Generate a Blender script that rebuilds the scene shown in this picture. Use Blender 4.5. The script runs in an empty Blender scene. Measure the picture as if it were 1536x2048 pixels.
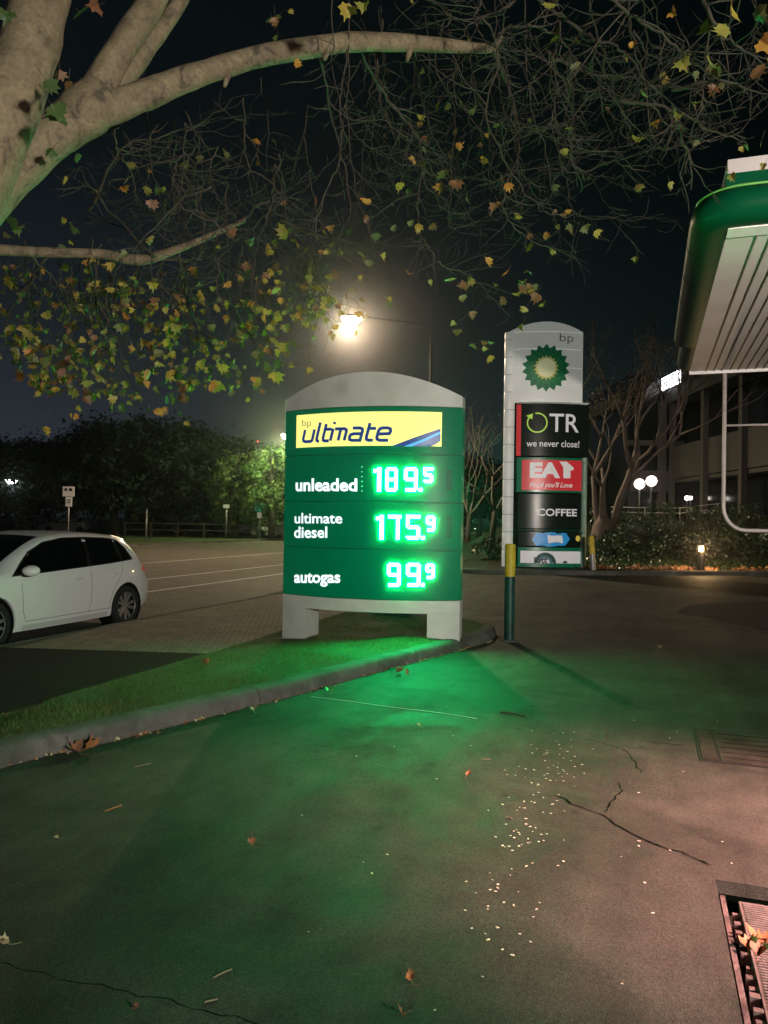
import bpy, bmesh, math, random
from math import sin, cos, pi, radians, sqrt, atan2
from mathutils import Vector, Matrix

S = bpy.context.scene
COL = S.collection
# ------------------------------------------------------------------ camera
F = 1537.0                                # focal length in photo pixels (photo is 1536 x 2048)
CAM = Vector((0, 0, 1.6))
PITCH, ROLL = radians(0.63), radians(0.9)
_f = Vector((0, cos(PITCH), sin(PITCH)))
_u0 = Vector((0, -sin(PITCH), cos(PITCH)))
_r = Vector((1, 0, 0)) * cos(ROLL) + _u0 * sin(ROLL)
_u = _u0 * cos(ROLL) - Vector((1, 0, 0)) * sin(ROLL)
cam_d = bpy.data.cameras.new('camera')
cam_d.sensor_fit = 'HORIZONTAL'
cam_d.sensor_width = 36.0
cam_d.lens = 36.0 * F / 1536.0
cam_d.clip_start = 0.05
cam_d.clip_end = 3000
cam = bpy.data.objects.new('camera', cam_d)
COL.objects.link(cam)
cam.matrix_world = Matrix(((_r.x, _u.x, -_f.x, CAM.x), (_r.y, _u.y, -_f.y, CAM.y), (_r.z, _u.z, -_f.z, CAM.z), (0, 0, 0, 1)))
S.camera = cam

def ray(px, py):
    return _f + _r * ((px - 768) / F) + _u * ((1024 - py) / F)
def at(px, py, depth):
    """world point seen at a photo pixel, at a given depth along +Y"""
    d = ray(px, py)
    return CAM + d * (depth / d.y)
def gnd(px, py, z=0.0):
    d = ray(px, py)
    return CAM + d * ((z - CAM.z) / d.z)

# ------------------------------------------------------------------ world
W = bpy.data.worlds.new('World')
S.world = W
W.use_nodes = True
wn, wl = W.node_tree.nodes, W.node_tree.links
wn.clear()
def wnode(t, **k):
    n = wn.new(t)
    for a, b in k.items(): setattr(n, a, b)
    return n
wo = wnode('ShaderNodeOutputWorld'); wb = wnode('ShaderNodeBackground')
tc = wnode('ShaderNodeTexCoord'); sx = wnode('ShaderNodeSeparateXYZ')
wl.new(tc.outputs['Generated'], sx.inputs[0])
rmp = wnode('ShaderNodeValToRGB')
wl.new(sx.outputs['Z'], rmp.inputs[0])
cr = rmp.color_ramp
cr.elements[0].position = 0.0; cr.elements[0].color = (0.030, 0.034, 0.042, 1)
cr.elements[1].position = 0.85; cr.elements[1].color = (0.0022, 0.0035, 0.0042, 1)
for p, c in ((0.10, (0.026, 0.031, 0.040, 1)), (0.22, (0.012, 0.016, 0.021, 1)), (0.42, (0.0042, 0.0062, 0.0078, 1))):
    e = cr.elements.new(p); e.color = c
# the town's glow lies to the left (west); the right of the sky is darker
mr = wnode('ShaderNodeMapRange')
mr.inputs['From Min'].default_value = -0.5; mr.inputs['From Max'].default_value = 0.45
mr.inputs['To Min'].default_value = 1.15; mr.inputs['To Max'].default_value = 0.35
wl.new(sx.outputs['X'], mr.inputs['Value'])
tr_ = wnode('ShaderNodeValToRGB')
tr_.color_ramp.elements[0].position = 0.0; tr_.color_ramp.elements[0].color = (0.95, 0.95, 1.0, 1)
tr_.color_ramp.elements[1].position = 1.0; tr_.color_ramp.elements[1].color = (0.10, 0.26, 0.22, 1)
el = tr_.color_ramp.elements.new(0.55); el.color = (0.50, 0.66, 0.60, 1)
mr.clamp = True; mr.inputs['To Min'].default_value = 0.0; mr.inputs['To Max'].default_value = 1.0
wl.new(mr.outputs['Result'], tr_.inputs[0])
mxw = wnode('ShaderNodeMix', data_type='RGBA', blend_type='MULTIPLY'); mxw.inputs['Factor'].default_value = 1.0
wl.new(rmp.outputs['Color'], mxw.inputs['A']); wl.new(tr_.outputs['Color'], mxw.inputs['B'])
wl.new(mxw.outputs['Result'], wb.inputs['Color']); wb.inputs['Strength'].default_value = 1.0
wl.new(wb.outputs[0], wo.inputs['Surface'])

# ------------------------------------------------------------------ view / render
S.view_settings.view_transform = 'Standard'
S.view_settings.look = 'None'
S.view_settings.exposure = 0.0
S.view_settings.gamma = 1.0
S.render.engine = 'CYCLES'
cy = S.cycles
cy.use_denoising = True
try: cy.denoiser = 'OPENIMAGEDENOISE'
except Exception: pass
cy.max_bounces = 6; cy.diffuse_bounces = 2; cy.glossy_bounces = 3; cy.transmission_bounces = 4
cy.transparent_max_bounces = 6; cy.volume_bounces = 0
cy.caustics_reflective = False; cy.caustics_refractive = False
cy.sample_clamp_indirect = 3.0

# lamp strengths, all in one place
LAMP_STREET = 2100.0        # intensity scale of the street lamp behind the sign
FILL_WHITE = 1080.0     # white fill lamp added on the unseen shop
FILL_PINK = 3600.0           # pinkish lamp added on the unseen shop to light the ground
LED = 250.0

# ------------------------------------------------------------------ frames
RD = radians(19.0)                         # the road runs 19 deg right of the camera axis
U = Vector((sin(RD), cos(RD), 0)); N = Vector((-cos(RD), sin(RD), 0))
ROT = pi / 2 - RD
def w2l(p): return (p.x * U.x + p.y * U.y, p.x * N.x + p.y * N.y)
def l2w(s, o, z=0.0): return Vector((s * U.x + o * N.x, s * U.y + o * N.y, z))

# ------------------------------------------------------------------ materials
MATS = {}
def mat(name, col, rough=0.6, metal=0.0, emit=None, estr=0.0, var=0.0, vscale=5.0, col2=None, bump=0.0, bscale=40.0,
        spec=0.5, coat=0.0, detail=4.0, trans=0.0, coord='Object'):
    if name in MATS: return MATS[name]
    m = bpy.data.materials.new(name); m.use_nodes = True
    nt = m.node_tree; nd, ln = nt.nodes, nt.links
    p = nd['Principled BSDF']
    p.inputs['Base Color'].default_value = (*col, 1)
    p.inputs['Roughness'].default_value = rough
    p.inputs['Metallic'].default_value = metal
    p.inputs['Specular IOR Level'].default_value = spec
    if coat:
        p.inputs['Coat Weight'].default_value = coat; p.inputs['Coat Roughness'].default_value = 0.06
    if emit:
        p.inputs['Emission Color'].default_value = (*emit, 1); p.inputs['Emission Strength'].default_value = estr
    t = nd.new('ShaderNodeTexCoord')
    if var or col2:
        n = nd.new('ShaderNodeTexNoise'); n.inputs['Scale'].default_value = vscale; n.inputs['Detail'].default_value = detail
        n.inputs['Roughness'].default_value = 0.6
        ln.new(t.outputs[coord], n.inputs['Vector'])
        r = nd.new('ShaderNodeValToRGB')
        c2 = col2 or tuple(c * (1 - var) for c in col)
        c1 = col if col2 else tuple(min(1, c * (1 + var)) for c in col)
        r.color_ramp.elements[0].position = 0.35; r.color_ramp.elements[0].color = (*c2, 1)
        r.color_ramp.elements[1].position = 0.68; r.color_ramp.elements[1].color = (*c1, 1)
        ln.new(n.outputs['Fac'], r.inputs[0]); ln.new(r.outputs[0], p.inputs['Base Color'])
    if bump:
        n2 = nd.new('ShaderNodeTexNoise'); n2.inputs['Scale'].default_value = bscale; n2.inputs['Detail'].default_value = 5
        ln.new(t.outputs[coord], n2.inputs['Vector'])
        b = nd.new('ShaderNodeBump'); b.inputs['Strength'].default_value = bump; b.inputs['Distance'].default_value = 0.02
        ln.new(n2.outputs['Fac'], b.inputs['Height']); ln.new(b.outputs[0], p.inputs['Normal'])
    if trans:
        out = nd['Material Output']
        tr = nd.new('ShaderNodeBsdfTranslucent'); mx = nd.new('ShaderNodeMixShader'); mx.inputs[0].default_value = trans
        tr.inputs['Color'].default_value = (*col, 1)
        ln.new(p.outputs[0], mx.inputs[1]); ln.new(tr.outputs[0], mx.inputs[2]); ln.new(mx.outputs[0], out.inputs['Surface'])
    MATS[name] = m
    return m

def ground_mat(name, c_dark, c_light, big=0.5, rough=(0.55, 0.85), speck=0.35, bump=0.35, spots=False):
    """asphalt / concrete: broad patches, stains, fine aggregate"""
    m = bpy.data.materials.new(name); m.use_nodes = True
    nd, ln = m.node_tree.nodes, m.node_tree.links
    p = nd['Principled BSDF']; t = nd.new('ShaderNodeTexCoord'); p.inputs['Specular IOR Level'].default_value = 0.12
    def noise(scale, detail=6, rg=0.6, dist=0.0):
        n = nd.new('ShaderNodeTexNoise'); n.inputs['Scale'].default_value = scale; n.inputs['Detail'].default_value = detail
        n.inputs['Roughness'].default_value = rg; n.inputs['Distortion'].default_value = dist
        ln.new(t.outputs['Object'], n.inputs['Vector']); return n
    n1 = noise(big, 7, 0.62, 0.6); n2 = noise(4.0, 6, 0.6); n3 = noise(160, 3, 0.6); n4 = noise(1.7, 8, 0.7, 1.2)
    r1 = nd.new('ShaderNodeValToRGB'); r1.color_ramp.elements[0].position = 0.32; r1.color_ramp.elements[1].position = 0.70
    r1.color_ramp.elements[0].color = (*c_dark, 1); r1.color_ramp.elements[1].color = (*c_light, 1)
    ln.new(n1.outputs['Fac'], r1.inputs[0])
    def mul(a, fac_out, lo, hi, p0=0.3, p1=0.7):
        rr = nd.new('ShaderNodeMapRange'); rr.inputs['From Min'].default_value = p0; rr.inputs['From Max'].default_value = p1
        rr.inputs['To Min'].default_value = lo; rr.inputs['To Max'].default_value = hi
        ln.new(fac_out, rr.inputs['Value'])
        mx = nd.new('ShaderNodeMix'); mx.data_type = 'RGBA'; mx.blend_type = 'MULTIPLY'; mx.inputs['Factor'].default_value = 1
        ln.new(a, mx.inputs['A']); ln.new(rr.outputs[0], mx.inputs['B']); return mx.outputs['Result']
    c = mul(r1.outputs[0], n2.outputs['Fac'], 0.78, 1.15)
    c = mul(c, n4.outputs['Fac'], 0.62, 1.1, 0.3, 0.5)
    c = mul(c, n3.outputs['Fac'], 1 - speck, 1 + speck, 0.3, 0.7)
    if spots:
        vo = nd.new('ShaderNodeTexVoronoi'); vo.inputs['Scale'].default_value = 2.6
        ln.new(t.outputs['Object'], vo.inputs['Vector'])
        wv = noise(9, 4, 0.7); sm = nd.new('ShaderNodeMath'); sm.operation = 'MULTIPLY_ADD'; sm.inputs[1].default_value = 0.25
        ln.new(wv.outputs['Fac'], sm.inputs[0]); ln.new(vo.outputs['Distance'], sm.inputs[2])
        c = mul(c, sm.outputs[0], 0.52, 1.0, 0.16, 0.24)
        mp = nd.new('ShaderNodeMapping'); mp.inputs['Scale'].default_value = (0.25, 3.0, 1); ln.new(t.outputs['Object'], mp.inputs['Vector'])
        n6 = nd.new('ShaderNodeTexNoise'); n6.inputs['Scale'].default_value = 1.2; n6.inputs['Detail'].default_value = 6; ln.new(mp.outputs[0], n6.inputs['Vector'])
        c = mul(c, n6.outputs['Fac'], 0.82, 1.12, 0.35, 0.65)
        n7 = noise(48, 6, 0.75); c = mul(c, n7.outputs['Fac'], 0.72, 1.3, 0.35, 0.65)
    ln.new(c, p.inputs['Base Color'])
    rr = nd.new('ShaderNodeMapRange'); rr.inputs['To Min'].default_value = rough[0]; rr.inputs['To Max'].default_value = rough[1]
    rr.inputs['From Min'].default_value = 0.3; rr.inputs['From Max'].default_value = 0.7
    ln.new(n4.outputs['Fac'], rr.inputs['Value']); ln.new(rr.outputs[0], p.inputs['Roughness'])
    add = nd.new('ShaderNodeMath'); add.operation = 'MULTIPLY_ADD'; add.inputs[1].default_value = 0.5
    ln.new(n2.outputs['Fac'], add.inputs[0]); ln.new(n3.outputs['Fac'], add.inputs[2])
    b = nd.new('ShaderNodeBump'); b.inputs['Strength'].default_value = bump; b.inputs['Distance'].default_value = 0.012
    ln.new(add.outputs[0], b.inputs['Height']); ln.new(b.outputs[0], p.inputs['Normal'])
    return m

def brick_mat(name, c1, c2, mortar, scale, bw=0.5, rh=0.25, ms=0.02, bump=0.6, rough=0.8, rot=0.0, patch=0.35):
    m = bpy.data.materials.new(name); m.use_nodes = True
    nd, ln = m.node_tree.nodes, m.node_tree.links
    p = nd['Principled BSDF']; t = nd.new('ShaderNodeTexCoord'); mp = nd.new('ShaderNodeMapping')
    mp.inputs['Rotation'].default_value = (0, 0, rot)
    ln.new(t.outputs['Object'], mp.inputs['Vector'])
    wob = nd.new('ShaderNodeTexNoise'); wob.inputs['Scale'].default_value = 1.5
    ln.new(mp.outputs[0], wob.inputs['Vector'])
    vm = nd.new('ShaderNodeVectorMath'); vm.operation = 'MULTIPLY_ADD'; vm.inputs[1].default_value = (0.06, 0.06, 0)
    ln.new(wob.outputs['Color'], vm.inputs[0]); ln.new(mp.outputs[0], vm.inputs[2])
    bk = nd.new('ShaderNodeTexBrick'); bk.inputs['Scale'].default_value = scale
    bk.inputs['Brick Width'].default_value = bw; bk.inputs['Row Height'].default_value = rh; bk.inputs['Mortar Size'].default_value = ms
    bk.inputs['Color1'].default_value = (*c1, 1); bk.inputs['Color2'].default_value = (*c2, 1); bk.inputs['Mortar'].default_value = (*mortar, 1)
    ln.new(vm.outputs[0], bk.inputs['Vector'])
    n = nd.new('ShaderNodeTexNoise'); n.inputs['Scale'].default_value = 1.3; n.inputs['Detail'].default_value = 8; n.inputs['Roughness'].default_value = 0.7
    ln.new(t.outputs['Object'], n.inputs['Vector'])
    rr = nd.new('ShaderNodeMapRange'); rr.inputs['From Min'].default_value = 0.3; rr.inputs['From Max'].default_value = 0.7
    rr.inputs['To Min'].default_value = 1 - patch; rr.inputs['To Max'].default_value = 1 + patch
    ln.new(n.outputs['Fac'], rr.inputs['Value'])
    mx = nd.new('ShaderNodeMix'); mx.data_type = 'RGBA'; mx.blend_type = 'MULTIPLY'; mx.inputs['Factor'].default_value = 1
    ln.new(bk.outputs['Color'], mx.inputs['A']); ln.new(rr.outputs[0], mx.inputs['B'])
    ln.new(mx.outputs['Result'], p.inputs['Base Color'])
    p.inputs['Roughness'].default_value = rough
    n5 = nd.new('ShaderNodeTexNoise'); n5.inputs['Scale'].default_value = 60
    ln.new(t.outputs['Object'], n5.inputs['Vector'])
    sb = nd.new('ShaderNodeMath'); sb.operation = 'MULTIPLY_ADD'; sb.inputs[1].default_value = -1.0
    ln.new(bk.outputs['Fac'], sb.inputs[0]); ln.new(n5.outputs['Fac'], sb.inputs[2])
    b = nd.new('ShaderNodeBump'); b.inputs['Strength'].default_value = bump; b.inputs['Distance'].default_value = 0.012
    ln.new(sb.outputs[0], b.inputs['Height']); ln.new(b.outputs[0], p.inputs['Normal'])
    return m

# ------------------------------------------------------------------ mesh helpers
class MB:
    def __init__(s): s.v = []; s.f = []; s.m = []
    def vert(s, p): s.v.append(tuple(p)); return len(s.v) - 1
    def face(s, idx, mi=0): s.f.append(tuple(idx)); s.m.append(mi)
    def quad(s, a, b, c, d, mi=0):
        i = len(s.v); s.v += [tuple(a), tuple(b), tuple(c), tuple(d)]; s.f.append((i, i+1, i+2, i+3)); s.m.append(mi)
    def poly(s, pts, mi=0):
        i = len(s.v); s.v += [tuple(p) for p in pts]; s.f.append(tuple(range(i, i + len(pts)))); s.m.append(mi)
    def box(s, x0, x1, y0, y1, z0, z1, mi=0, M=None):
        P = [Vector((x, y, z)) for z in (z0, z1) for y in (y0, y1) for x in (x0, x1)]
        if M: P = [M @ p for p in P]
        i = len(s.v); s.v += [tuple(p) for p in P]
        for q in ((0,2,3,1), (4,5,7,6), (0,1,5,4), (2,6,7,3), (0,4,6,2), (1,3,7,5)):
            s.f.append(tuple(i + k for k in q)); s.m.append(mi)
    def loft(s, rings, closed=True, caps=True, mi=0):
        n = len(rings[0]); i = len(s.v)
        for r in rings: s.v += [tuple(p) for p in r]
        for a in range(len(rings) - 1):
            for k in range(n if closed else n - 1):
                k2 = (k + 1) % n
                s.f.append((i + a*n + k, i + a*n + k2, i + (a+1)*n + k2, i + (a+1)*n + k)); s.m.append(mi)
        if caps and closed:
            s.f.append(tuple(i + k for k in reversed(range(n)))); s.m.append(mi)
            j = i + (len(rings) - 1) * n
            s.f.append(tuple(j + k for k in range(n))); s.m.append(mi)
    def tube(s, pts, rad, sides=6, mi=0, caps=True, rnd=None, wob=0.0):
        pts = [Vector(p) for p in pts]
        if not hasattr(rad, '__len__'): rad = [rad] * len(pts)
        rings = []; ref = None
        for i, p in enumerate(pts):
            t = (pts[min(i+1, len(pts)-1)] - pts[max(i-1, 0)])
            if t.length < 1e-9: t = Vector((0, 0, 1))
            t.normalize()
            if ref is None: ref = t.orthogonal().normalized()
            ref = (ref - t * ref.dot(t))
            if ref.length < 1e-6: ref = t.orthogonal()
            ref.normalize(); b = t.cross(ref)
            rg = []
            for k in range(sides):
                a = 2 * pi * k / sides; r = rad[i] * (1 + (rnd.uniform(-wob, wob) if rnd else 0))
                rg.append(p + (ref * cos(a) + b * sin(a)) * r)
            rings.append(rg)
        s.loft(rings, True, caps, mi)
    def lathe(s, prof, sides=24, axis='Z', M=None, mi=0, caps=True):
        rings = []
        for r, h in prof:
            rg = []
            for k in range(sides):
                a = 2 * pi * k / sides
                p = Vector((r * cos(a), r * sin(a), h)) if axis == 'Z' else Vector((r * cos(a), h, -r * sin(a)))
                rg.append(M @ p if M else p)
            rings.append(rg)
        s.loft(rings, True, caps, mi)
    def build(s, name, mats, parent=None, smooth=False, rotz=None, loc=None, auto=None):
        me = bpy.data.meshes.new(name)
        me.from_pydata(s.v, [], s.f)
        if not isinstance(mats, (list, tuple)): mats = [mats]
        for m in mats: me.materials.append(m)
        if len(mats) > 1: me.polygons.foreach_set('material_index', s.m)
        if smooth: me.polygons.foreach_set('use_smooth', [True] * len(s.f))
        me.update()
        if auto: me.set_sharp_from_angle(angle=radians(auto))
        o = bpy.data.objects.new(name, me); COL.objects.link(o)
        if parent: o.parent = parent
        if rotz is not None: o.rotation_euler = (0, 0, rotz)
        if loc is not None: o.location = loc
        return o

def tag(o, label=None, cat=None, group=None, kind=None):
    if label: o['label'] = label
    if cat: o['category'] = cat
    if group: o['group'] = group
    if kind: o['kind'] = kind
    return o
def empty(name, loc=(0, 0, 0), rz=0.0, label=None, cat=None, group=None):
    o = bpy.data.objects.new(name, None); COL.objects.link(o)
    o.location = loc; o.rotation_euler = (0, 0, rz); o.empty_display_size = 0.2
    return tag(o, label, cat, group)
def copy_tree(o, parent=None):
    c = o.copy(); COL.objects.link(c); c.parent = parent
    for ch in list(o.children): copy_tree(ch, c)
    return c
def interp(tab, x):
    if x <= tab[0][0]: return tab[0][1]
    for (a, b), (c, d) in zip(tab, tab[1:]):
        if x <= c: return b + (d - b) * (x - a) / (c - a)
    return tab[-1][1]
def smooth_interp(tab, x):
    """Catmull-Rom through the table"""
    xs = [t[0] for t in tab]
    if x <= xs[0]: return tab[0][1]
    if x >= xs[-1]: return tab[-1][1]
    for i in range(len(tab) - 1):
        if x <= xs[i+1]:
            x0, y0 = tab[i]; x1, y1 = tab[i+1]
            m0 = (tab[i+1][1] - tab[max(i-1,0)][1]) / max(1e-6, tab[i+1][0] - tab[max(i-1,0)][0])
            m1 = (tab[min(i+2,len(tab)-1)][1] - tab[i][1]) / max(1e-6, tab[min(i+2,len(tab)-1)][0] - tab[i][0])
            h = x1 - x0; t = (x - x0) / h
            return (2*t**3-3*t*t+1)*y0 + (t**3-2*t*t+t)*h*m0 + (-2*t**3+3*t*t)*y1 + (t**3-t*t)*h*m1
def spline(pts, n=6):
    """Catmull-Rom polyline through vectors (any length tuple)"""
    out = []
    P = [Vector(p) for p in pts]
    for i in range(len(P) - 1):
        p0, p1, p2, p3 = P[max(i-1,0)], P[i], P[i+1], P[min(i+2,len(P)-1)]
        for k in range(n):
            t = k / n
            out.append(0.5 * ((2*p1) + (p2-p0)*t + (2*p0-5*p1+4*p2-p3)*t*t + (3*p1-p0-3*p2+p3)*t**3))
    out.append(P[-1]); return out

_font_cache = {}
def glyphs(body, bold=0.0, shear=0.0, space=1.0):
    """text as a flat triangulated mesh, scaled to the unit box: (verts2d, faces, aspect)"""
    key = (body, bold, shear, space)
    if key in _font_cache: return _font_cache[key]
    c = bpy.data.curves.new('glyphs', 'FONT'); c.body = body; c.size = 1; c.offset = bold; c.shear = shear
    c.space_character = space; c.resolution_u = 4
    o = bpy.data.objects.new('glyphs', c); COL.objects.link(o)
    bpy.context.view_layer.update()
    me = bpy.data.meshes.new_from_object(o.evaluated_get(bpy.context.evaluated_depsgraph_get()))
    V = [(v.co.x, v.co.y) for v in me.vertices]; Fc = [tuple(p.vertices) for p in me.polygons]
    x0 = min(v[0] for v in V); x1 = max(v[0] for v in V); y0 = min(v[1] for v in V); y1 = max(v[1] for v in V)
    V = [((x - x0) / (x1 - x0), (y - y0) / (y1 - y0)) for x, y in V]
    bpy.data.objects.remove(o); bpy.data.meshes.remove(me); bpy.data.curves.remove(c)
    _font_cache[key] = (V, Fc, (x1 - x0) / (y1 - y0))
    return _font_cache[key]
def ribbon2d(pts, w):
    """mitred strip along a 2-D polyline -> list of (left, right)"""
    P = [Vector((p[0], p[1])) for p in pts]; out = []
    for i, p in enumerate(P):
        a = (P[i] - P[i-1]).normalized() if i else (P[1] - P[0]).normalized()
        b = (P[i+1] - P[i]).normalized() if i < len(P) - 1 else a
        t = (a + b)
        t = t.normalized() if t.length > 1e-6 else a
        n = Vector((-t.y, t.x)); k = max(0.45, n.dot(Vector((-a.y, a.x))))
        out.append((p + n * (w / 2 / k), p - n * (w / 2 / k)))
    return out

# ================================================================== SETTING
m_asph = ground_mat('forecourt asphalt', (0.031, 0.030, 0.025), (0.078, 0.075, 0.065), big=0.55, bump=0.6, speck=0.5, spots=True)
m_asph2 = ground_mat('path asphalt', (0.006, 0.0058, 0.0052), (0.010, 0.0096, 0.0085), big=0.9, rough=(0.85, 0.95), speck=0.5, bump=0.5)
m_patch = ground_mat('darker asphalt', (0.022, 0.021, 0.019), (0.034, 0.032, 0.029), big=0.7, rough=(0.8, 0.95))
m_kerb = ground_mat('kerb concrete', (0.072, 0.070, 0.062), (0.145, 0.14, 0.128), big=1.6, rough=(0.75, 0.95), speck=0.25)
m_pave = brick_mat('path pavers', (0.25, 0.205, 0.14), (0.165, 0.135, 0.095), (0.02, 0.017, 0.013), 4.4, 0.5, 0.25, 0.022, 1.6, rot=0.35)
m_road = brick_mat('road surface', (0.16, 0.14, 0.115), (0.115, 0.10, 0.085), (0.05, 0.042, 0.036), 3.0, 0.5, 0.25, 0.025, 1.0, rot=0.1)
m_soil = ground_mat('soil', (0.010, 0.012, 0.007), (0.022, 0.024, 0.013), big=0.4)
m_paint = mat('road paint', (0.62, 0.61, 0.57), 0.7, var=0.2, vscale=9)
m_dark = mat('dark gap', (0.004, 0.004, 0.0035), 0.95, spec=0.05)
m_turf = mat('turf base', (0.060, 0.095, 0.022), 0.95, col2=(0.035, 0.05, 0.014), vscale=3.0, bump=0.6, bscale=50, detail=8)

def local_poly(name, pts, z, m, kind='structure', thick=None):
    """flat sheet given in world XY, stored in the road-aligned frame so that textures run with the road"""
    mb = MB(); mb.poly([(*w2l(Vector((p[0], p[1], 0))), 0) for p in pts])
    o = mb.build(name, m, rotz=ROT, loc=(0, 0, z)); o['kind'] = kind
    return o
def rect_so(mb, s0, s1, o0, o1, z=0.0): mb.quad((s0, o0, z), (s1, o0, z), (s1, o1, z), (s0, o1, z))

mb = MB(); mb.quad((-900, -200, 0), (900, -200, 0), (900, 1500, 0), (-900, 1500, 0))
g = mb.build('ground', m_soil, loc=(0, 0, -0.16)); g['kind'] = 'structure'

# forecourt with a rectangular pit for the trench cover
KO = 7.55                                   # lateral distance of the road kerb
PIT = (0.4, 3.80, -1.45, -0.305)
mb = MB()
rect_so(mb, PIT[1], 27.0, -60, KO); rect_so(mb, -40, PIT[0], -60, KO)
rect_so(mb, PIT[0], PIT[1], -60, PIT[2]); rect_so(mb, PIT[0], PIT[1], PIT[3], KO)
s0, s1, o0, o1 = PIT
for a, b, c, d in (((s0, o0), (s1, o0), 0, 0), ((s1, o0), (s1, o1), 0, 0), ((s1, o1), (s0, o1), 0, 0), ((s0, o1), (s0, o0), 0, 0)):
    mb.quad((*a, 0), (*b, 0), (*b, -0.06), (*a, -0.06))
mb.quad((s1, o0, -.06), (s1, o1, -.06), (s1 + .3, o1, -.06), (s1 + .3, o0, -.06)); mb.quad((s1 + .3, o0, -.06), (s1 + .3, o1, -.06), (s1 + .3, o1, -.6), (s1 + .3, o0, -.6))
mb.quad((s0, o1, -.06), (s1 + .3, o1, -.06), (s1 + .3, o1 + .2, -.06), (s0, o1 + .2, -.06))
mb.quad((15.8, KO, 0), (27, KO, 0), (27, KO + 0.7, -0.118), (15.8, KO + 0.7, -0.118))
o = mb.build('driveway', m_asph, rotz=ROT); o['kind'] = 'structure'

# road and its painted lines
ZR = -0.12
mb = MB(); rect_so(mb, -80, 260, KO, 28.0)
o = mb.build('road', m_road, rotz=ROT, loc=(0, 0, ZR)); o['kind'] = 'structure'
mb = MB()
for off, a, b, w in ((10.75, 4, 120, 0.11), (12.9, 4, 120, 0.11), (17.5, 4, 160, 0.12)):
    n = 40
    for k in range(n):
        rect_so(mb, a + (b - a) * k / n, a + (b - a) * (k + 1) / n, off, off + w)
o = mb.build('road_marking', m_paint, rotz=ROT, loc=(0, 0, ZR + 0.004)); o['kind'] = 'structure'
mb = MB(); rect_so(mb, -80, 260, 28.0, 80)
o = mb.build('far_verge', m_turf, rotz=ROT, loc=(0, 0, 0.0)); o['kind'] = 'structure'

def kerb_profile_sweep(mb, pts, width, ztop, zbot, nrm_sign=1, gaps=(), rough=0.004, rnd=random.Random(2)):
    """kerb stones along a polyline: pts is the front foot line; the kerb goes to the left of travel * nrm_sign"""
    P = [Vector((p[0], p[1], 0)) for p in pts]; rings = []
    for i, p in enumerate(P):
        t = (P[min(i+1, len(P)-1)] - P[max(i-1, 0)]).normalized()
        n = Vector((-t.y, t.x, 0)) * nrm_sign
        zt = ztop[i] if hasattr(ztop, '__len__') else ztop
        j = rnd.uniform(-rough, rough)
        prof = [(0, zbot), (0.012, zbot + 0.4*(zt-zbot)), (0.03, zbot + 0.78*(zt-zbot)), (0.05, zt - 0.012), (0.085, zt), (width, zt), (width, zbot)]
        rings.append([p + n * (a + j) + Vector((0, 0, z + j*0.5)) for a, z in prof])
    cuts = [0] + sorted(gaps) + [len(rings) - 1]
    for a, b in zip(cuts, cuts[1:]):
        seg = [list(r) for r in rings[a:b+1]]
        if a: seg[0] = [q + (seg[1][k] - q).normalized() * 0.012 for k, q in enumerate(seg[0])]
        mb.loft(seg, True, True)

# island kerb: foot line traced on the ground, rounded nose by the sign
foot = [Vector((-9.0, -4.6, 0)), Vector((-4.2, 1.75, 0))] + [gnd(*q) for q in
        ((0, 1538), (150, 1502), (300, 1464), (450, 1427), (590, 1392), (720, 1355), (850, 1320), (930, 1298), (975, 1284), (990, 1272))]
nose = foot[-1]
foot += [nose + Vector((0.02, 0.30, 0)), nose + Vector((-0.18, 0.78, 0)), nose + Vector((-0.70, 1.35, 0)), nose + Vector((-1.45, 2.0, 0)), l2w(15.3, KO - 0.75), l2w(15.8, KO - 0.05)]
kline = [Vector((p.x, p.y, 0)) for p in spline(foot, 8)]
mb = MB()
jg = [i for i in range(1, len(kline) - 1) if False]
# joints in the concrete about every 2.4 m
gaps, acc = [], 0.0
for i in range(1, len(kline)):
    acc += (kline[i] - kline[i-1]).length
    if acc > 2.5: gaps.append(i); acc = 0
kerb_profile_sweep(mb, [(p.x, p.y) for p in kline], 0.17, 0.135, -0.01, 1, gaps)
o = mb.build('kerb', m_kerb, smooth=True, auto=40); o['kind'] = 'structure'
# inner line of the island kerb
def offset_line(P, d):
    out = []
    for i, p in enumerate(P):
        t = (P[min(i+1, len(P)-1)] - P[max(i-1, 0)]).normalized()
        out.append(p + Vector((-t.y, t.x, 0)) * d)
    return out
kin = offset_line(kline, 0.165)
# lawn border on the paver side
bord = [Vector((-10.2, -2.0, 0)), Vector((-4.9, 3.9, 0))] + [gnd(*q) for q in ((0, 1432), (120, 1394), (250, 1357), (410, 1310), (500, 1284), (570, 1261), (640, 1241), (700, 1222))]
bord += [bord[-1] + Vector((0.2, 1.3, 0)), l2w(15.2, KO - 2.6)]
bline = [Vector((p.x, p.y, 0)) for p in spline(bord, 6)]
def resample(P, n):
    L = [0.0]
    for a, b in zip(P, P[1:]): L.append(L[-1] + (b - a).length)
    out = []; j = 0
    for k in range(n):
        d = L[-1] * k / (n - 1)
        while j < len(P) - 2 and L[j+1] < d: j += 1
        t = (d - L[j]) / max(1e-9, L[j+1] - L[j]); out.append(P[j].lerp(P[j+1], min(1, max(0, t))))
    return out
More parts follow.
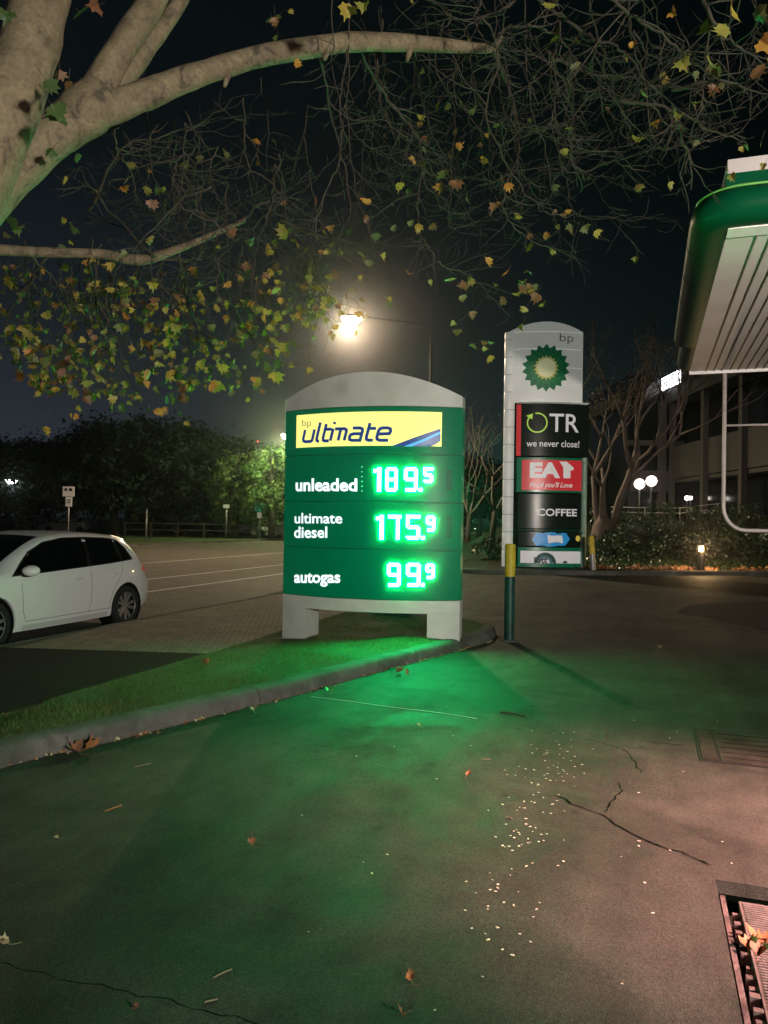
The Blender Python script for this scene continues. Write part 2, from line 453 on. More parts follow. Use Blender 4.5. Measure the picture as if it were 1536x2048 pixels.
# the lawn is a grid between the two lines; the kerb side is higher, a soft mound carries the sign's right leg
kend = min(range(len(kin)), key=lambda i: (kin[i] - (nose + Vector((-0.95, 1.5, 0)))).length)
KL = resample(kin[:kend+1], 90); BL = resample(bline, 90)
MOUND = Vector((0.72, 9.86, 0))
def lawn_z(p, t):
    e = min(1.0, max(0.0, t)); z = 0.012 + 0.118 * (e*e*(3-2*e))
    d = (Vector((p.x, p.y, 0)) - MOUND).length
    z += 0.075 * math.exp(-(d / 0.75) ** 2) * min(1, (1 - e) / 0.12)
    return z + 0.008 * sin(p.x * 7.1 + p.y * 3.3) * min(1, (1 - e) / 0.1) * min(1, e / 0.1)
lawn_rows = []
NT = 16
for a, b in zip(BL, KL):
    lawn_rows.append([(lambda p, t: Vector((p.x, p.y, lawn_z(p, t))))(a.lerp(b, k / NT), k / NT) for k in range(NT + 1)])
mb = MB(); mb.loft(lawn_rows, False, False)
o = mb.build('lawn', m_turf, smooth=True); o['kind'] = 'structure'
# mown blades, denser where the camera is near
rg = random.Random(11); mb = MB()
for i in range(len(lawn_rows) - 1):
    for k in range(NT):
        a, b, c, d = lawn_rows[i][k], lawn_rows[i][k+1], lawn_rows[i+1][k+1], lawn_rows[i+1][k]
        cen = (a + b + c + d) / 4
        if cen.y < 3.2 or cen.y > 14: continue
        area = ((b - a).cross(d - a)).length
        dens = 5200 if cen.y < 7 else 2800
        for _ in range(int(area * dens + rg.random())):
            u, v = rg.random(), rg.random()
            p = a.lerp(b, u).lerp(d.lerp(c, u), v)
            pt = sin(p.x * 5.1 + 1.3 * sin(p.y * 3.7)) + sin(p.y * 4.3 + p.x * 2.2)
            if pt < -1.25 and rg.random() < .6: continue
            h = rg.uniform(0.007, 0.021) * (2.0 if rg.random() < 0.06 else 1) * (1 + .22 * pt); w = rg.uniform(0.002, 0.0042)
            an = rg.uniform(0, 2*pi); le = rg.uniform(0, 0.02); la = rg.uniform(0, 2*pi)
            e = Vector((cos(an) * w, sin(an) * w, 0))
            mb.poly([p - e, p + e, p + Vector((cos(la) * le, sin(la) * le, h))], 2 if rg.random() < .22 + .16 * pt else rg.choice((0, 0, 1)))
o = mb.build('grass', [mat('grass a', (0.090, 0.118, 0.030), 0.7, trans=0.25), mat('grass b', (0.058, 0.080, 0.022), 0.7, trans=0.25), mat('grass c', (0.14, 0.14, 0.045), 0.8, trans=0.2)])
tag(o, 'short mown grass on the island under the price sign', 'grass', kind='stuff')

# paved footpath and the dark asphalt path, between lawn and road kerb
mb = MB(); rows = []
for p in resample(bline, 70):
    q = w2l(p); rows.append([Vector((q[0], q[1] + (KO - 0.14 - q[1]) * k / 4, 0)) for k in range(5)])
mb.loft(rows, False, False)
o = mb.build('footpath', m_pave, rotz=ROT, loc=(0, 0, 0.006)); o['kind'] = 'structure'
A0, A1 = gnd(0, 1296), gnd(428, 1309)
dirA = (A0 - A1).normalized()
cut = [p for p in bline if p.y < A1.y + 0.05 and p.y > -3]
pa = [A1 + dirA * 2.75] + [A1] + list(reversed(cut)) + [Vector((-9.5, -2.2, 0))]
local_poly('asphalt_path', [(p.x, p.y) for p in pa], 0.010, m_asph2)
mb = MB()
kerb_profile_sweep(mb, [(s_, KO) for s_ in [-14 + 0.5 * i for i in range(60)]], 0.15, 0.014, ZR - 0.01, -1, range(5, 58, 5))
o = mb.build('road_kerb', m_kerb, rotz=ROT, smooth=True, auto=40); o['kind'] = 'structure'
mb = MB()
kerb_profile_sweep(mb, [(s_, 28.0) for s_ in range(-40, 240, 4)], 0.2, 0.03, ZR - 0.01, 1)
o = mb.build('far_kerb', m_kerb, rotz=ROT, smooth=True, auto=40); o['kind'] = 'structure'

# garden bed at the back of the forecourt, its kerb, and the bank behind it
bed_front = [Vector((40, 26.0, 0)), Vector((26, 25.6, 0)), gnd(1700, 1153), gnd(1536, 1152), gnd(1370, 1151), gnd(1190, 1151), gnd(1010, 1149), gnd(945, 1148), Vector((2.0, 25.0, 0)), Vector((2.1, 26.6, 0)), Vector((3.2, 30.5, 0))]
bl = [Vector((p.x, p.y, 0)) for p in spline(bed_front, 6)]
mb = MB(); kerb_profile_sweep(mb, [(p.x, p.y) for p in bl], 0.18, 0.15, -0.01, -1, range(6, len(bl) - 4, 6))
o = mb.build('garden_kerb', m_kerb, smooth=True, auto=40); o['kind'] = 'structure'
def bank_z(x, y):
    t = min(1, max(0, (y - 27.0) / 7.0)) * min(1, max(0, (x - 4.0) / 4.0))
    return 0.115 + 1.5 * t*t*(3-2*t)
mb = MB(); rows = []
for i in range(40):
    x = 2.2 + i * 1.1
    y0 = interp(sorted((p.x, p.y) for p in bl[:46]), x) + 0.15
    rows.append([Vector((x, y0 + (46 - y0) * k / 24, bank_z(x, y0 + (46 - y0) * k / 24))) for k in range(25)])
mb.loft(rows, False, False)
o = mb.build('garden_bed', m_soil, smooth=True); o['kind'] = 'structure'
mb = MB(); mb.quad((13, 45.5, 1.6), (60, 45.5, 1.6), (60, 90, 1.6), (13, 90, 1.6)); mb.quad((40, 26, 1.6), (60, 26, 1.6), (60, 46, 1.6), (40, 46, 1.6))
o = mb.build('podium', m_kerb); o['kind'] = 'structure'

# cracks and joints of the asphalt: thin dark fissures
def fissure(mb, px, w, rnd, z=0.004):
    P = [gnd(*q) for q in px]; R = []
    for a, b in zip(P, P[1:]):
        n = max(2, int((b - a).length / 0.05))
        for k in range(n): R.append(a.lerp(b, k / n) + Vector((rnd.uniform(-1, 1), rnd.uniform(-1, 1), 0)) * 0.012)
    R.append(P[-1])
    rb = ribbon2d(R, 1.0)
    for i in range(len(R) - 1):
        w0 = w * rnd.uniform(0.35, 1.2) if i else 0.001; w1 = w * rnd.uniform(0.35, 1.2) if i < len(R) - 2 else 0.001
        c0, c1 = Vector(R[i]), Vector(R[i+1])
        d0 = (rb[i][0] - Vector((c0.x, c0.y))).normalized(); d1 = (rb[i+1][0] - Vector((c1.x, c1.y))).normalized()
        mb.quad((c0.x + d0.x*w0, c0.y + d0.y*w0, z), (c0.x - d0.x*w0, c0.y - d0.y*w0, z), (c1.x - d1.x*w1, c1.y - d1.y*w1, z), (c1.x + d1.x*w1, c1.y + d1.y*w1, z))
rc = random.Random(5); mb = MB()
fissure(mb, ((1105, 1592), (1130, 1600), (1160, 1616), (1205, 1630), (1232, 1648), (1262, 1668), (1300, 1685), (1360, 1706), (1425, 1733)), 0.0065, rc)
fissure(mb, ((1207, 1630), (1224, 1606), (1246, 1583), (1236, 1566)), 0.0045, rc)
fissure(mb, ((1150, 1478), (1200, 1484), (1255, 1504), (1272, 1530), (1284, 1548)), 0.0035, rc)
fissure(mb, ((1284, 1484), (1372, 1492)), 0.004, rc)
fissure(mb, ((-200, 1880), (40, 1938), (200, 1975), (330, 2003), (560, 2060)), 0.003, rc)
fissure(mb, ((930, 1231), (1100, 1232), (1300, 1236)), 0.008, rc)
o = mb.build('ground_crack', m_dark); o['kind'] = 'structure'
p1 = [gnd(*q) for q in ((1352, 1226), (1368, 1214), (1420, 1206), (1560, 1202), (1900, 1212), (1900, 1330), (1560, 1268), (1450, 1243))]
local_poly('dark_asphalt', [(p.x, p.y) for p in p1], 0.004, m_patch)  # darker wedge on the right of the forecourt

# ================================================================== PRICE SIGN
m_white = mat('sign white metal', (0.60, 0.59, 0.565), 0.42, var=0.08, vscale=3.2, bump=0.03, bscale=6)
m_green = mat('lit green acrylic', (0.0, 0.10, 0.048), 0.30, emit=(0.0, 0.24, 0.095), estr=0.21, spec=0.10)
m_greend = mat('dark green edge', (0.003, 0.05, 0.025), 0.4)
m_yel = mat('lit yellow acrylic', (0.75, 0.70, 0.22), 0.35, spec=0.1, emit=(0.92, 0.84, 0.22), estr=1.0)
m_nav = mat('navy lettering', (0.008, 0.035, 0.22), 0.3, emit=(0.02, 0.06, 0.36), estr=0.35)
m_lbl = mat('light blue stripe', (0.05, 0.35, 0.75), 0.3, emit=(0.08, 0.45, 0.85), estr=0.6)
m_txt = mat('lit white lettering', (0.8, 0.8, 0.8), 0.3, emit=(0.82, 0.92, 1.0), estr=1.15)
m_led = mat('green diode', (0.02, 0.3, 0.1), 0.4, emit=(0.010, 1.0, 0.25), estr=LED)
m_vent = mat('vent dark green', (0.0, 0.035, 0.02), 0.5)
HA, BUL, EDGE = 1.182, 0.30, 0.10
YAW = -atan2(0.60, 2.32)
SC = Vector((-0.155, 10.0, 0.0))
def front_y(x, off=0.0): return -(EDGE + BUL * max(0, 1 - (x / HA) ** 2)) - off
def lens(x0, x1, n=24, inset=0.0):
    """plan outline of the double-curved sign between x0 and x1 (counter-clockwise)"""
    fr = [(x0 + (x1 - x0) * k / n) for k in range(n + 1)]
    return [(x, front_y(x) + inset) for x in fr] + [(x, -front_y(x) - inset) for x in reversed(fr)]
sign = empty('price_sign', SC, YAW, 'curved green fuel price sign with lit numbers on two white legs', 'price sign')
SM = Matrix.Translation(SC) @ Matrix.Rotation(YAW, 4, 'Z'); SMI = SM.inverted()
def sgn(px, py):
    """photo pixel -> (x, z) on the curved front"""
    d = SMI.to_3x3() @ ray(px, py); o_ = SMI @ CAM
    t = 9.6
    for _ in range(12):
        p = o_ + d * t; t += (front_y(p.x) - p.y) / d.y
    p = o_ + d * t
    return p.x, p.z
def prism(mb, outline, z0, z1): mb.loft([[Vector((x, y, z)) for x, y in outline] for z in (z0, z1)], True, True)
ZL = [0.612, 1.236, 1.832, 2.430, 3.025]
panels = []
for a, b in zip(ZL, ZL[1:]):
    mb = MB(); n = 30
    ol = lens(-HA, HA, n)
    rings = [[Vector((x*0.997, y + (0.006 if y < 0 else -0.006), z)) for x, y in ol] for z in (a + 0.004,)] + \
            [[Vector((x, y, z)) for x, y in ol] for z in (a + 0.012, b - 0.012)] + [[Vector((x*0.997, y + (0.006 if y < 0 else -0.006), z)) for x, y in ol] for z in (b - 0.004,)]
    mb.loft(rings, True, True)
    panels.append(mb.build('sign_panel', m_green, sign, smooth=True, auto=35))
mb = MB(); prism(mb, lens(-HA*0.985, HA*0.985, 24, 0.02), 0.60, 3.03); mb.build('inner_frame', m_greend, sign)
# white cap with an arched top
mb = MB(); n = 30
for k in range(n):
    xa, xb = -HA + 2*HA*k/n, -HA + 2*HA*(k+1)/n
    za, zb = (3.165 + 0.295 * (1 - (x / HA) ** 2) for x in (xa, xb))
    ya, yb = front_y(xa, 0.012), front_y(xb, 0.012)
    mb.quad((xa, ya, 3.028), (xb, yb, 3.028), (xb, yb, zb), (xa, ya, za))
    mb.quad((xb, -yb, 3.028), (xa, -ya, 3.028), (xa, -ya, za), (xb, -yb, zb))
    mb.quad((xa, ya, za), (xb, yb, zb), (xb, -yb, zb), (xa, -ya, za))
    mb.quad((xa, ya, 3.028), (xa, -ya, 3.028), (xb, -yb, 3.028), (xb, yb, 3.028))
for sx_ in (-1, 1):
    x = sx_ * HA; y = front_y(x, 0.012); mb.quad((x, y, 3.028), (x, y, 3.165), (x, -y, 3.165), (x, -y, 3.028))
mb.build('cap', m_white, sign, smooth=True, auto=40)
mb = MB(); ol = lens(-HA, HA, 30); mb.loft([[Vector((x, y*1.01, z)) for x, y in ol] for z in (0.452, 0.608)], True, True)
mb.build('base_beam', m_white, sign, smooth=True, auto=40)
for x0, x1, zb in ((-HA, -0.80, -0.12), (0.80, HA, 0.0)):
    mb = MB(); ol = lens(x0, x1, 10, 0.004)
    mb.loft([[Vector((x, y, z)) for x, y in ol] for z in (zb, 0.450)], True, True)
    mb.build('leg', m_white, sign, smooth=True, auto=40)

def text_on_sign(name, body, x0, x1, ytop, ybot, m, parent, bold=0.0, shear=0.0, off=0.012, thick=0.006):
    """letters raised a few millimetres off the curved front, filling a pixel box"""
    V, Fc, _ = glyphs(body, bold, shear)
    c = [sgn(x0, ybot), sgn(x1, ybot), sgn(x0, ytop), sgn(x1, ytop)]
    mb = MB()
    for a, b in V:
        x = (c[0][0]*(1-a) + c[1][0]*a)*(1-b) + (c[2][0]*(1-a) + c[3][0]*a)*b
        z = (c[0][1]*(1-a) + c[1][1]*a)*(1-b) + (c[2][1]*(1-a) + c[3][1]*a)*b
        mb.vert((x, front_y(x, off), z))
    for f in Fc: mb.face(f)
    return mb.build(name, m, parent)
text_on_sign('lettering', 'unleaded', 592, 715, 957, 983, m_txt, panels[2], 0.026)
text_on_sign('lettering', 'ultimate', 590, 685, 1026, 1047, m_txt, panels[1], 0.014)
text_on_sign('lettering', 'diesel', 589, 655, 1053, 1076, m_txt, panels[1], 0.018)
text_on_sign('lettering', 'autogas', 589, 681, 1145, 1173, m_txt, panels[0], 0.026)

# led digits: raised matrices of small diode blocks
def digit_cells(ch, w=8, h=14):
    c = set()
    top = {(x, y) for x in range(1, w-1) for y in (h-1, h-2)}; bot = {(x, y) for x in range(1, w-1) for y in (0, 1)}
    mid = {(x, y) for x in range(1, w-1) for y in (h//2-1, h//2)}
    ul = {(x, y) for x in (0, 1) for y in range(h//2, h-1)}; ll = {(x, y) for x in (0, 1) for y in range(1, h//2)}
    ur = {(x, y) for x in (w-2, w-1) for y in range(h//2, h-1)}; lr = {(x, y) for x in (w-2, w-1) for y in range(1, h//2)}
    if ch == '8': c = top | bot | mid | ul | ll | ur | lr
    elif ch == '9': c = top | bot | mid | ul | ur | lr
    elif ch == '5': c = top | bot | mid | ul | lr | {(0, h-1), (0, h-2), (w-1, h-1), (w-1, h-2), (0, 1)}
    elif ch == '7': c = {(x, y) for x in range(0, w) for y in (h-1, h-2)} | {(x, y) for x in (w-3, w-2) for y in range(0, h-2)}
    elif ch == '1': c = {(x, y) for x in (2, 3) for y in range(0, h)} | {(x, y) for x in (0, 1) for y in (h-3, h-2)} 
    elif ch == '.': c = {(0, 0), (1, 0), (0, 1), (1, 1)}
    return c
def led_digit(ch, x0, x1, ytop, ybot, parent, w=8, h=14):
    c0 = sgn(x0, ybot); c1 = sgn(x1, ytop)
    pw, ph = (c1[0] - c0[0]) / w, (c1[1] - c0[1]) / h; mb = MB()
    for i, j in sorted(digit_cells(ch, w, h)):
        xa = c0[0] + pw * (i + 0.03); xb = c0[0] + pw * (i + 0.97); za = c0[1] + ph * (j + 0.03); zb = c0[1] + ph * (j + 0.97)
        ya, yb = front_y(xa, 0.017), front_y(xb, 0.017)
        i0 = len(mb.v); D = 0.013
        mb.v += [(xa, ya, za), (xb, yb, za), (xb, yb, zb), (xa, ya, zb), (xa, ya + D, za), (xb, yb + D, za), (xb, yb + D, zb), (xa, ya + D, zb)]
        for q in ((0,1,2,3), (4,5,1,0), (3,2,6,7), (4,0,3,7), (1,5,6,2)): mb.face([i0 + k for k in q])
    mb.build('led_digit', m_led, parent)
for ch, x0, x1, yt, yb, w, h, p in (
        ('1', 747, 763, 935, 983, 4, 14, 2), ('8', 771, 796, 935, 983, 8, 14, 2), ('9', 808, 836, 935, 983, 8, 14, 2), ('.', 838, 845, 976, 983, 2, 2, 2), ('5', 847, 867, 935, 966, 6, 10, 2),
        ('1', 752, 768, 1030, 1079, 4, 14, 1), ('7', 776, 803, 1030, 1079, 8, 14, 1), ('5', 812, 841, 1030, 1079, 8, 14, 1), ('.', 842, 850, 1072, 1079, 2, 2, 1), ('9', 852, 871, 1031, 1063, 6, 10, 1),
        ('9', 774, 802, 1126, 1173, 8, 14, 0), ('9', 812, 842, 1126, 1173, 8, 14, 0), ('.', 842, 849, 1166, 1173, 2, 2, 0), ('9', 851, 870, 1127, 1158, 6, 10, 0)):
    led_digit(ch, x0, x1, yt, yb, panels[p], w, h)
# a faint column of indicator diodes and the vents at the right
for k in range(6):
    mb = MB(); x, z = sgn(724, 934 + k * 9.6)
    mb.box(x - 0.008, x + 0.008, front_y(x, 0.010), front_y(x, 0.0), z - 0.006, z + 0.006)
    mb.build('indicator_dot', mat('dim diode', (0.05, 0.4, 0.2), 0.4, emit=(0.25, 1.0, 0.55), estr=0.8), panels[2])
for pi_, y0, y1 in ((2, 942, 978), (1, 1034, 1074)):
    mb = MB()
    for k in range(9):
        x0, z = sgn(893, y0 + (y1 - y0) * k / 8); x1, _ = sgn(904, y0 + (y1 - y0) * k / 8)
        mb.quad((x0, front_y(x0, 0.004), z - 0.008), (x1, front_y(x1, 0.004), z - 0.008), (x1, front_y(x1, 0.004), z + 0.008), (x0, front_y(x0, 0.004), z + 0.008))
    mb.build('vent', m_vent, panels[pi_])
# yellow advertising banner on the top panel
def bent_plate(mb, x0, x1, z0, z1, off, n=16, mi=0):
    for k in range(n):
        xa, xb = x0 + (x1-x0)*k/n, x0 + (x1-x0)*(k+1)/n
        ya, yb = front_y(xa, off), front_y(xb, off)
        mb.quad((xa, ya, z0), (xb, yb, z0), (xb, yb, z1), (xa, ya, z1), mi)
        mb.quad((xa, ya, z1), (xb, yb, z1), (xb, yb + off - 0.002, z1), (xa, ya + off - 0.002, z1), mi)
        mb.quad((xa, ya + off - 0.002, z0), (xb, yb + off - 0.002, z0), (xb, yb, z0), (xa, ya, z0), mi)
    for x in (x0, x1): mb.quad((x, front_y(x, off), z0), (x, front_y(x, off), z1), (x, front_y(x, 0.002), z1), (x, front_y(x, 0.002), z0), mi)
bx0, bz1 = sgn(594, 829); bx1, bz0 = sgn(883, 894)
bz0 = (bz0 + sgn(594, 895)[1]) / 2; bz1 = (bz1 + sgn(883, 827)[1]) / 2
mb = MB(); bent_plate(mb, bx0, bx1, bz0, bz1, 0.012)
banner = mb.build('banner', m_yel, panels[3], smooth=True, auto=40)
text_on_sign('lettering', 'bp', 605, 623, 839, 857, mat('grey lettering', (0.12, 0.12, 0.14), 0.4, emit=(0.14, 0.14, 0.15), estr=0.4), banner, -0.01, 0, 0.016)
# the italic word in rounded single-stroke letters
STROKES = {
 'u': ([[(0.0, 1), (0.0, .26), (.06, .08), (.24, 0), (.52, 0), (.74, 0.02), (.80, .10), (.80, 1)]], 0.80),
 'l': ([[(0.0, 1.55), (0.0, .22), (.05, .06), (.16, 0), (.26, 0)]], 0.22),
 't': ([[(0.1, 1.4), (0.1, .24), (.15, .07), (.28, 0), (.62, 0)], [(0.2, .96), (.62, .96)]], 0.58),
 'i': ([[(0.0, 0), (0.0, 1)], [(0.0, 1.36), (0.0, 1.55)]], 0.05),
 'm': ([[(0.0, .96), (.75, .96), (.90, .86), (.92, .70), (.92, 0)], [(.46, .90), (.46, 0)]], 0.92),
 'a': ([[(0.08, 1), (.62, 1), (.80, .92), (.84, .76), (.84, 0), (.24, 0), (.06, .07), (0, .26), (.06, .46), (.24, .53), (.76, .53)]], 0.84),
 'e': ([[(.84, 0), (.24, 0), (.06, .08), (0, .26), (0, .74), (.06, .92), (.24, 1), (.60, 1), (.78, .92), (.84, .74), (.80, .54), (.08, .50)]], 0.84)}
mb = MB(); pen = 0.0; items = []
for ch, gap in zip('ultimate', (.36, .20, .16, .10, .34, .30, .26, 0)):
    st, w = STROKES[ch]
    for s in st: items.append([(pen + x + 0.22 * y, y) for x, y in s])
    pen += w + gap
tot = pen + 0.2
q0 = sgn(606, 884); q1 = sgn(783, 881); qh = sgn(640, 860)[1] - sgn(640, 884)[1]
for kk, it in enumerate(items):
    pts = [(q0[0] + (q1[0] - q0[0]) * x / tot, q0[1] + (q1[1] - q0[1]) * x / tot + y * qh) for x, y in it]
    rb = ribbon2d(pts, 0.040)
    of = 0.016 + 0.0006 * kk
    for (l0, r0), (l1, r1) in zip(rb, rb[1:]):
        mb.quad((r0.x, front_y(r0.x, of), r0.y), (r1.x, front_y(r1.x, of), r1.y), (l1.x, front_y(l1.x, of), l1.y), (l0.x, front_y(l0.x, of), l0.y))
mb.build('lettering', m_nav, banner)
def swoosh(pxs, m, off):
    mb = MB(); top, bot = pxs; n = 12
    A = resample([Vector((*sgn(*p), 0)) for p in top], n); B = resample([Vector((*sgn(*p), 0)) for p in bot], n)
    for k in range(n - 1):
        P = [A[k], A[k+1], B[k+1], B[k]]
        mb.quad(*[(p.x, front_y(p.x, off), p.y) for p in (P[3], P[2], P[1], P[0])])
    mb.build('stripe', m, banner)
swoosh((((782, 893.2), (830, 875), (881.5, 857.5)), ((808, 893.2), (846, 879), (881.5, 863))), m_nav, 0.0185)
swoosh((((808, 893.2), (846, 879), (881.5, 863)), ((824, 893.2), (855, 880.5), (881.5, 868))), m_lbl, 0.0185)
swoosh((((824, 893.2), (855, 880.5), (881.5, 868)), ((861, 893.2), (872, 889), (881.5, 882))), m_nav, 0.0185)

# ================================================================== BRAND PYLON at the back of the forecourt
PD = 25.6
PX0 = at(1093, 1100, PD).x
def pyl(px, py): p = at(px, py, PD); return p.x - PX0, p.z
PA, PBUL = 1.32, 0.24
def py_y(x, off=0.0): return -(0.34 + PBUL * max(0, 1 - (x / PA) ** 2)) - off
pyl_o = empty('brand_pylon', (PX0, PD + 0.45, 0), 0, 'tall white pylon sign with a green sunburst emblem and stacked panels', 'pylon sign')
m_pw = mat('pylon white', (0.68, 0.67, 0.65), 0.4, emit=(0.86, 0.90, 0.80), estr=0.20, var=0.06, vscale=1.2)  # faint glow stands in for lamp light falling on the pylon
m_pblk = mat('pylon black panel', (0.006, 0.010, 0.009), 0.24, spec=0.25)
m_pgrn = mat('pylon green', (0.002, 0.09, 0.045), 0.25, emit=(0.0, 0.22, 0.10), estr=0.18)
m_pgrn_col = mat('pylon pale green', (0.25, 0.42, 0.33), 0.35)
m_pred = mat('pylon red', (0.48, 0.02, 0.03), 0.3, emit=(0.8, 0.04, 0.05), estr=0.28)
m_ptxt = mat('pylon pale lettering', (0.72, 0.72, 0.72), 0.4, emit=(0.9, 0.9, 0.9), estr=0.22)
m_lime = mat('lime green', (0.42, 0.66, 0.05), 0.4, emit=(0.5, 0.8, 0.08), estr=0.30)
def pplate(name, px0, px1, py0, py1, off, m, parent, thick=None, n=12):
    mb = MB(); (xa_, z1), (xb_, z0) = pyl(px0, py0), pyl(px1, py1)
    T = thick or 0.03
    fr = [xa_ + (xb_ - xa_) * k / n for k in range(n + 1)]
    ol = [(x, py_y(x, off)) for x in fr] + [(x, py_y(x, off) + T) for x in reversed(fr)]
    mb.loft([[Vector((x, y, z)) for x, y in ol] for z in (z0, z1)], True, True)
    return mb.build(name, m, parent, smooth=True, auto=40)
def ptext(name, body, px0, px1, py0, py1, off, m, parent, bold=0.0, shear=0.0):
    V, Fc, _ = glyphs(body, bold, shear); mb = MB(); (xa_, z1), (xb_, z0) = pyl(px0, py0), pyl(px1, py1)
    for a, b in V:
        x = xa_ + (xb_ - xa_) * a; mb.vert((x, py_y(x, off), z0 + (z1 - z0) * b))
    for f in Fc: mb.face(f)
    return mb.build(name, m, parent)
# fluted column at the left, in rings
mb = MB(); cx, ztop = pyl(1023, 664)[0], pyl(1018, 662)[1]
z = 0.12; zs = []
while z < ztop - 0.1: zs.append(z); z += 0.585
zs.append(ztop)
for a, b in zip(zs, zs[1:]):
    mb.lathe([(0.178, a + 0.0), (0.186, a + 0.02), (0.186, b - 0.03), (0.178, b - 0.012)], 20, M=Matrix.Translation((cx, -0.22, 0)))
mb.build('column', m_pw, pyl_o, smooth=True, auto=35)
mb = MB(); mb.lathe([(0.172, 0.1), (0.172, ztop - 0.01)], 20, M=Matrix.Translation((cx, -0.22, 0))); mb.build('column_core', m_dark, pyl_o)
# head: curved white box with arched crown
hx0, hx1 = pyl(1019, 700)[0], pyl(1166, 760)[0]
def head_top(x): 
    t = (x - (hx0 + hx1) / 2) / ((hx1 - hx0) / 2); return pyl(1160, 664)[1] + 0.30 * (1 - t * t)
zb_ = pyl(1100, 806)[1]; hz = [zb_] + [pyl(1100, q)[1] for q in (771, 736, 699, 665)]
for a, b in zip(hz, hz[1:]):
    mb = MB(); n = 14; fr = [hx0 + (hx1 - hx0) * k / n for k in range(n + 1)]
    ol = [(x, py_y(x)) for x in fr] + [(x, 0.45) for x in reversed(fr)]
    mb.loft([[Vector((x, y, z)) for x, y in ol] for z in (a + 0.008, b - 0.008)], True, True)
    mb.build('head_panel', m_pw, pyl_o, smooth=True, auto=35)
mb = MB(); fr = [hx0 + (hx1 - hx0) * k / 16 for k in range(17)]
rr = [[Vector((x, py_y(x), hz[-1] + 0.008)), Vector((x, py_y(x), head_top(x))), Vector((x, 0.45, head_top(x))), Vector((x, 0.45, hz[-1] + 0.008))] for x in fr]
mb.loft(rr, True, True); mb.build('crown', m_pw, pyl_o, smooth=True, auto=35)
mb = MB(); mb.box(hx0 + 0.1, hx1 - 0.02, -0.30, 0.42, 0.2, hz[-1]); mb.build('core', m_dark, pyl_o)
def curved_fan(mb, pts, c, off, rings=6):
    """flat shape bent onto the convex front, cut into rings so that it follows the curve"""
    n = len(pts); i0 = len(mb.v); mb.vert((c[0], py_y(c[0], off), c[1]))
    for r in range(1, rings + 1):
        for x, z in pts:
            xx, zz = c[0] + (x - c[0]) * r / rings, c[1] + (z - c[1]) * r / rings; mb.vert((xx, py_y(xx, off), zz))
    for k in range(n):
        k2 = (k + 1) % n; mb.face((i0, i0 + 1 + k2, i0 + 1 + k))
        for r in range(rings - 1): a = i0 + 1 + r * n; mb.face((a + k, a + k2, a + n + k2, a + n + k))
# sunburst emblem
def starp(name, R0, R1, n, off, m, rot=0.0):
    mb = MB(); cxx, czz = pyl(1091, 737); pts = []
    for k in range(2 * n):
        r = R0 if k % 2 == 0 else R1; a = 2 * pi * k / (2 * n) + rot; pts.append((cxx + r * sin(a), czz + r * cos(a)))
    curved_fan(mb, pts, (cxx, czz), off); return mb
mb = starp('e', 0.80, 0.66, 18, 0.010, None); emb = mb.build('emblem', mat('emblem green', (0.004, 0.13, 0.045), 0.4, emit=(0.0, 0.3, 0.1), estr=0.10), pyl_o)
starp('e', 0.62, 0.50, 18, 0.014, None, pi / 18).build('petal_ring', mat('emblem mid green', (0.03, 0.19, 0.06), 0.4, emit=(0.0, 0.3, 0.1), estr=0.10), emb)
starp('e', 0.42, 0.33, 18, 0.018, None).build('petal_ring', mat('emblem yellow', (0.55, 0.50, 0.12), 0.4, emit=(0.6, 0.60, 0.18), estr=0.22), emb)
starp('e', 0.34, 0.28, 18, 0.022, None, pi / 18).build('petal_ring', mat('emblem cream', (0.66, 0.62, 0.35), 0.4, emit=(0.7, 0.72, 0.42), estr=0.30), emb)
ptext('lettering', 'bp', 1118, 1146, 668, 690, 0.008, mat('pylon dark lettering', (0.02, 0.09, 0.06), 0.5), pyl_o, -0.012)
# stacked panels
pn = pplate('sign_panel', 1034, 1177, 808, 914, 0.10, m_pblk, pyl_o, 0.5)
pplate('lip', 1034, 1178, 804.5, 807.5, 0.13, m_pw, pn, 0.55)
pplate('red_strip', 1033, 1040, 810, 912, 0.106, m_pred, pn)
ptext('lettering', 'TR', 1096, 1156, 829, 866, 0.112, m_ptxt, pn, 0.008)
ptext('lettering', 'we never close!', 1051, 1157, 881, 896, 0.112, m_ptxt, pn, 0.006)
mb = MB(); ccx, ccz = pyl(1072, 847); R_ = 0.315; pts = []
for k in range(31):
    a = radians(-12 + (318) * k / 30); pts.append((ccx + R_ * sin(a), ccz + R_ * cos(a)))
rb = ribbon2d(pts, 0.045)
for (l0, r0), (l1, r1) in zip(rb, rb[1:]): mb.quad(*[(p.x, py_y(p.x, 0.112), p.y) for p in (l0, l1, r1, r0)])
a = radians(312); e = Vector((ccx + R_ * sin(a), ccz + R_ * cos(a)))
mb.poly([(q[0], py_y(q[0], 0.114), q[1]) for q in ((e.x - 0.13, e.y + 0.02), (e.x + 0.07, e.y - 0.10), (e.x + 0.09, e.y + 0.10))])
mb.build('arrow_ring', m_lime, pn)
pn = pplate('sign_panel', 1034, 1172, 915, 986, 0.06, m_pgrn, pyl_o, 0.46)
rp = pplate('red_plate', 1043, 1163, 920, 982, 0.075, m_pred, pn, 0.014)
ptext('lettering', 'EA', 1058, 1118, 925, 957, 0.081, m_ptxt, rp, 0.055)
mb = MB()
for pts in (((1116, 924), (1131, 924), (1146, 936), (1145, 941), (1139, 941), (1139, 957), (1124, 957), (1124, 935)),):
    V = [pyl(*q) for q in reversed(pts)]; mb.poly([(x, py_y(x, 0.0825), z) for x, z in V])
mb.build('lettering', m_ptxt, rp)
ptext('lettering', "Food you'll Love", 1057, 1143, 964, 979, 0.081, m_ptxt, rp, 0.02, 0.35)
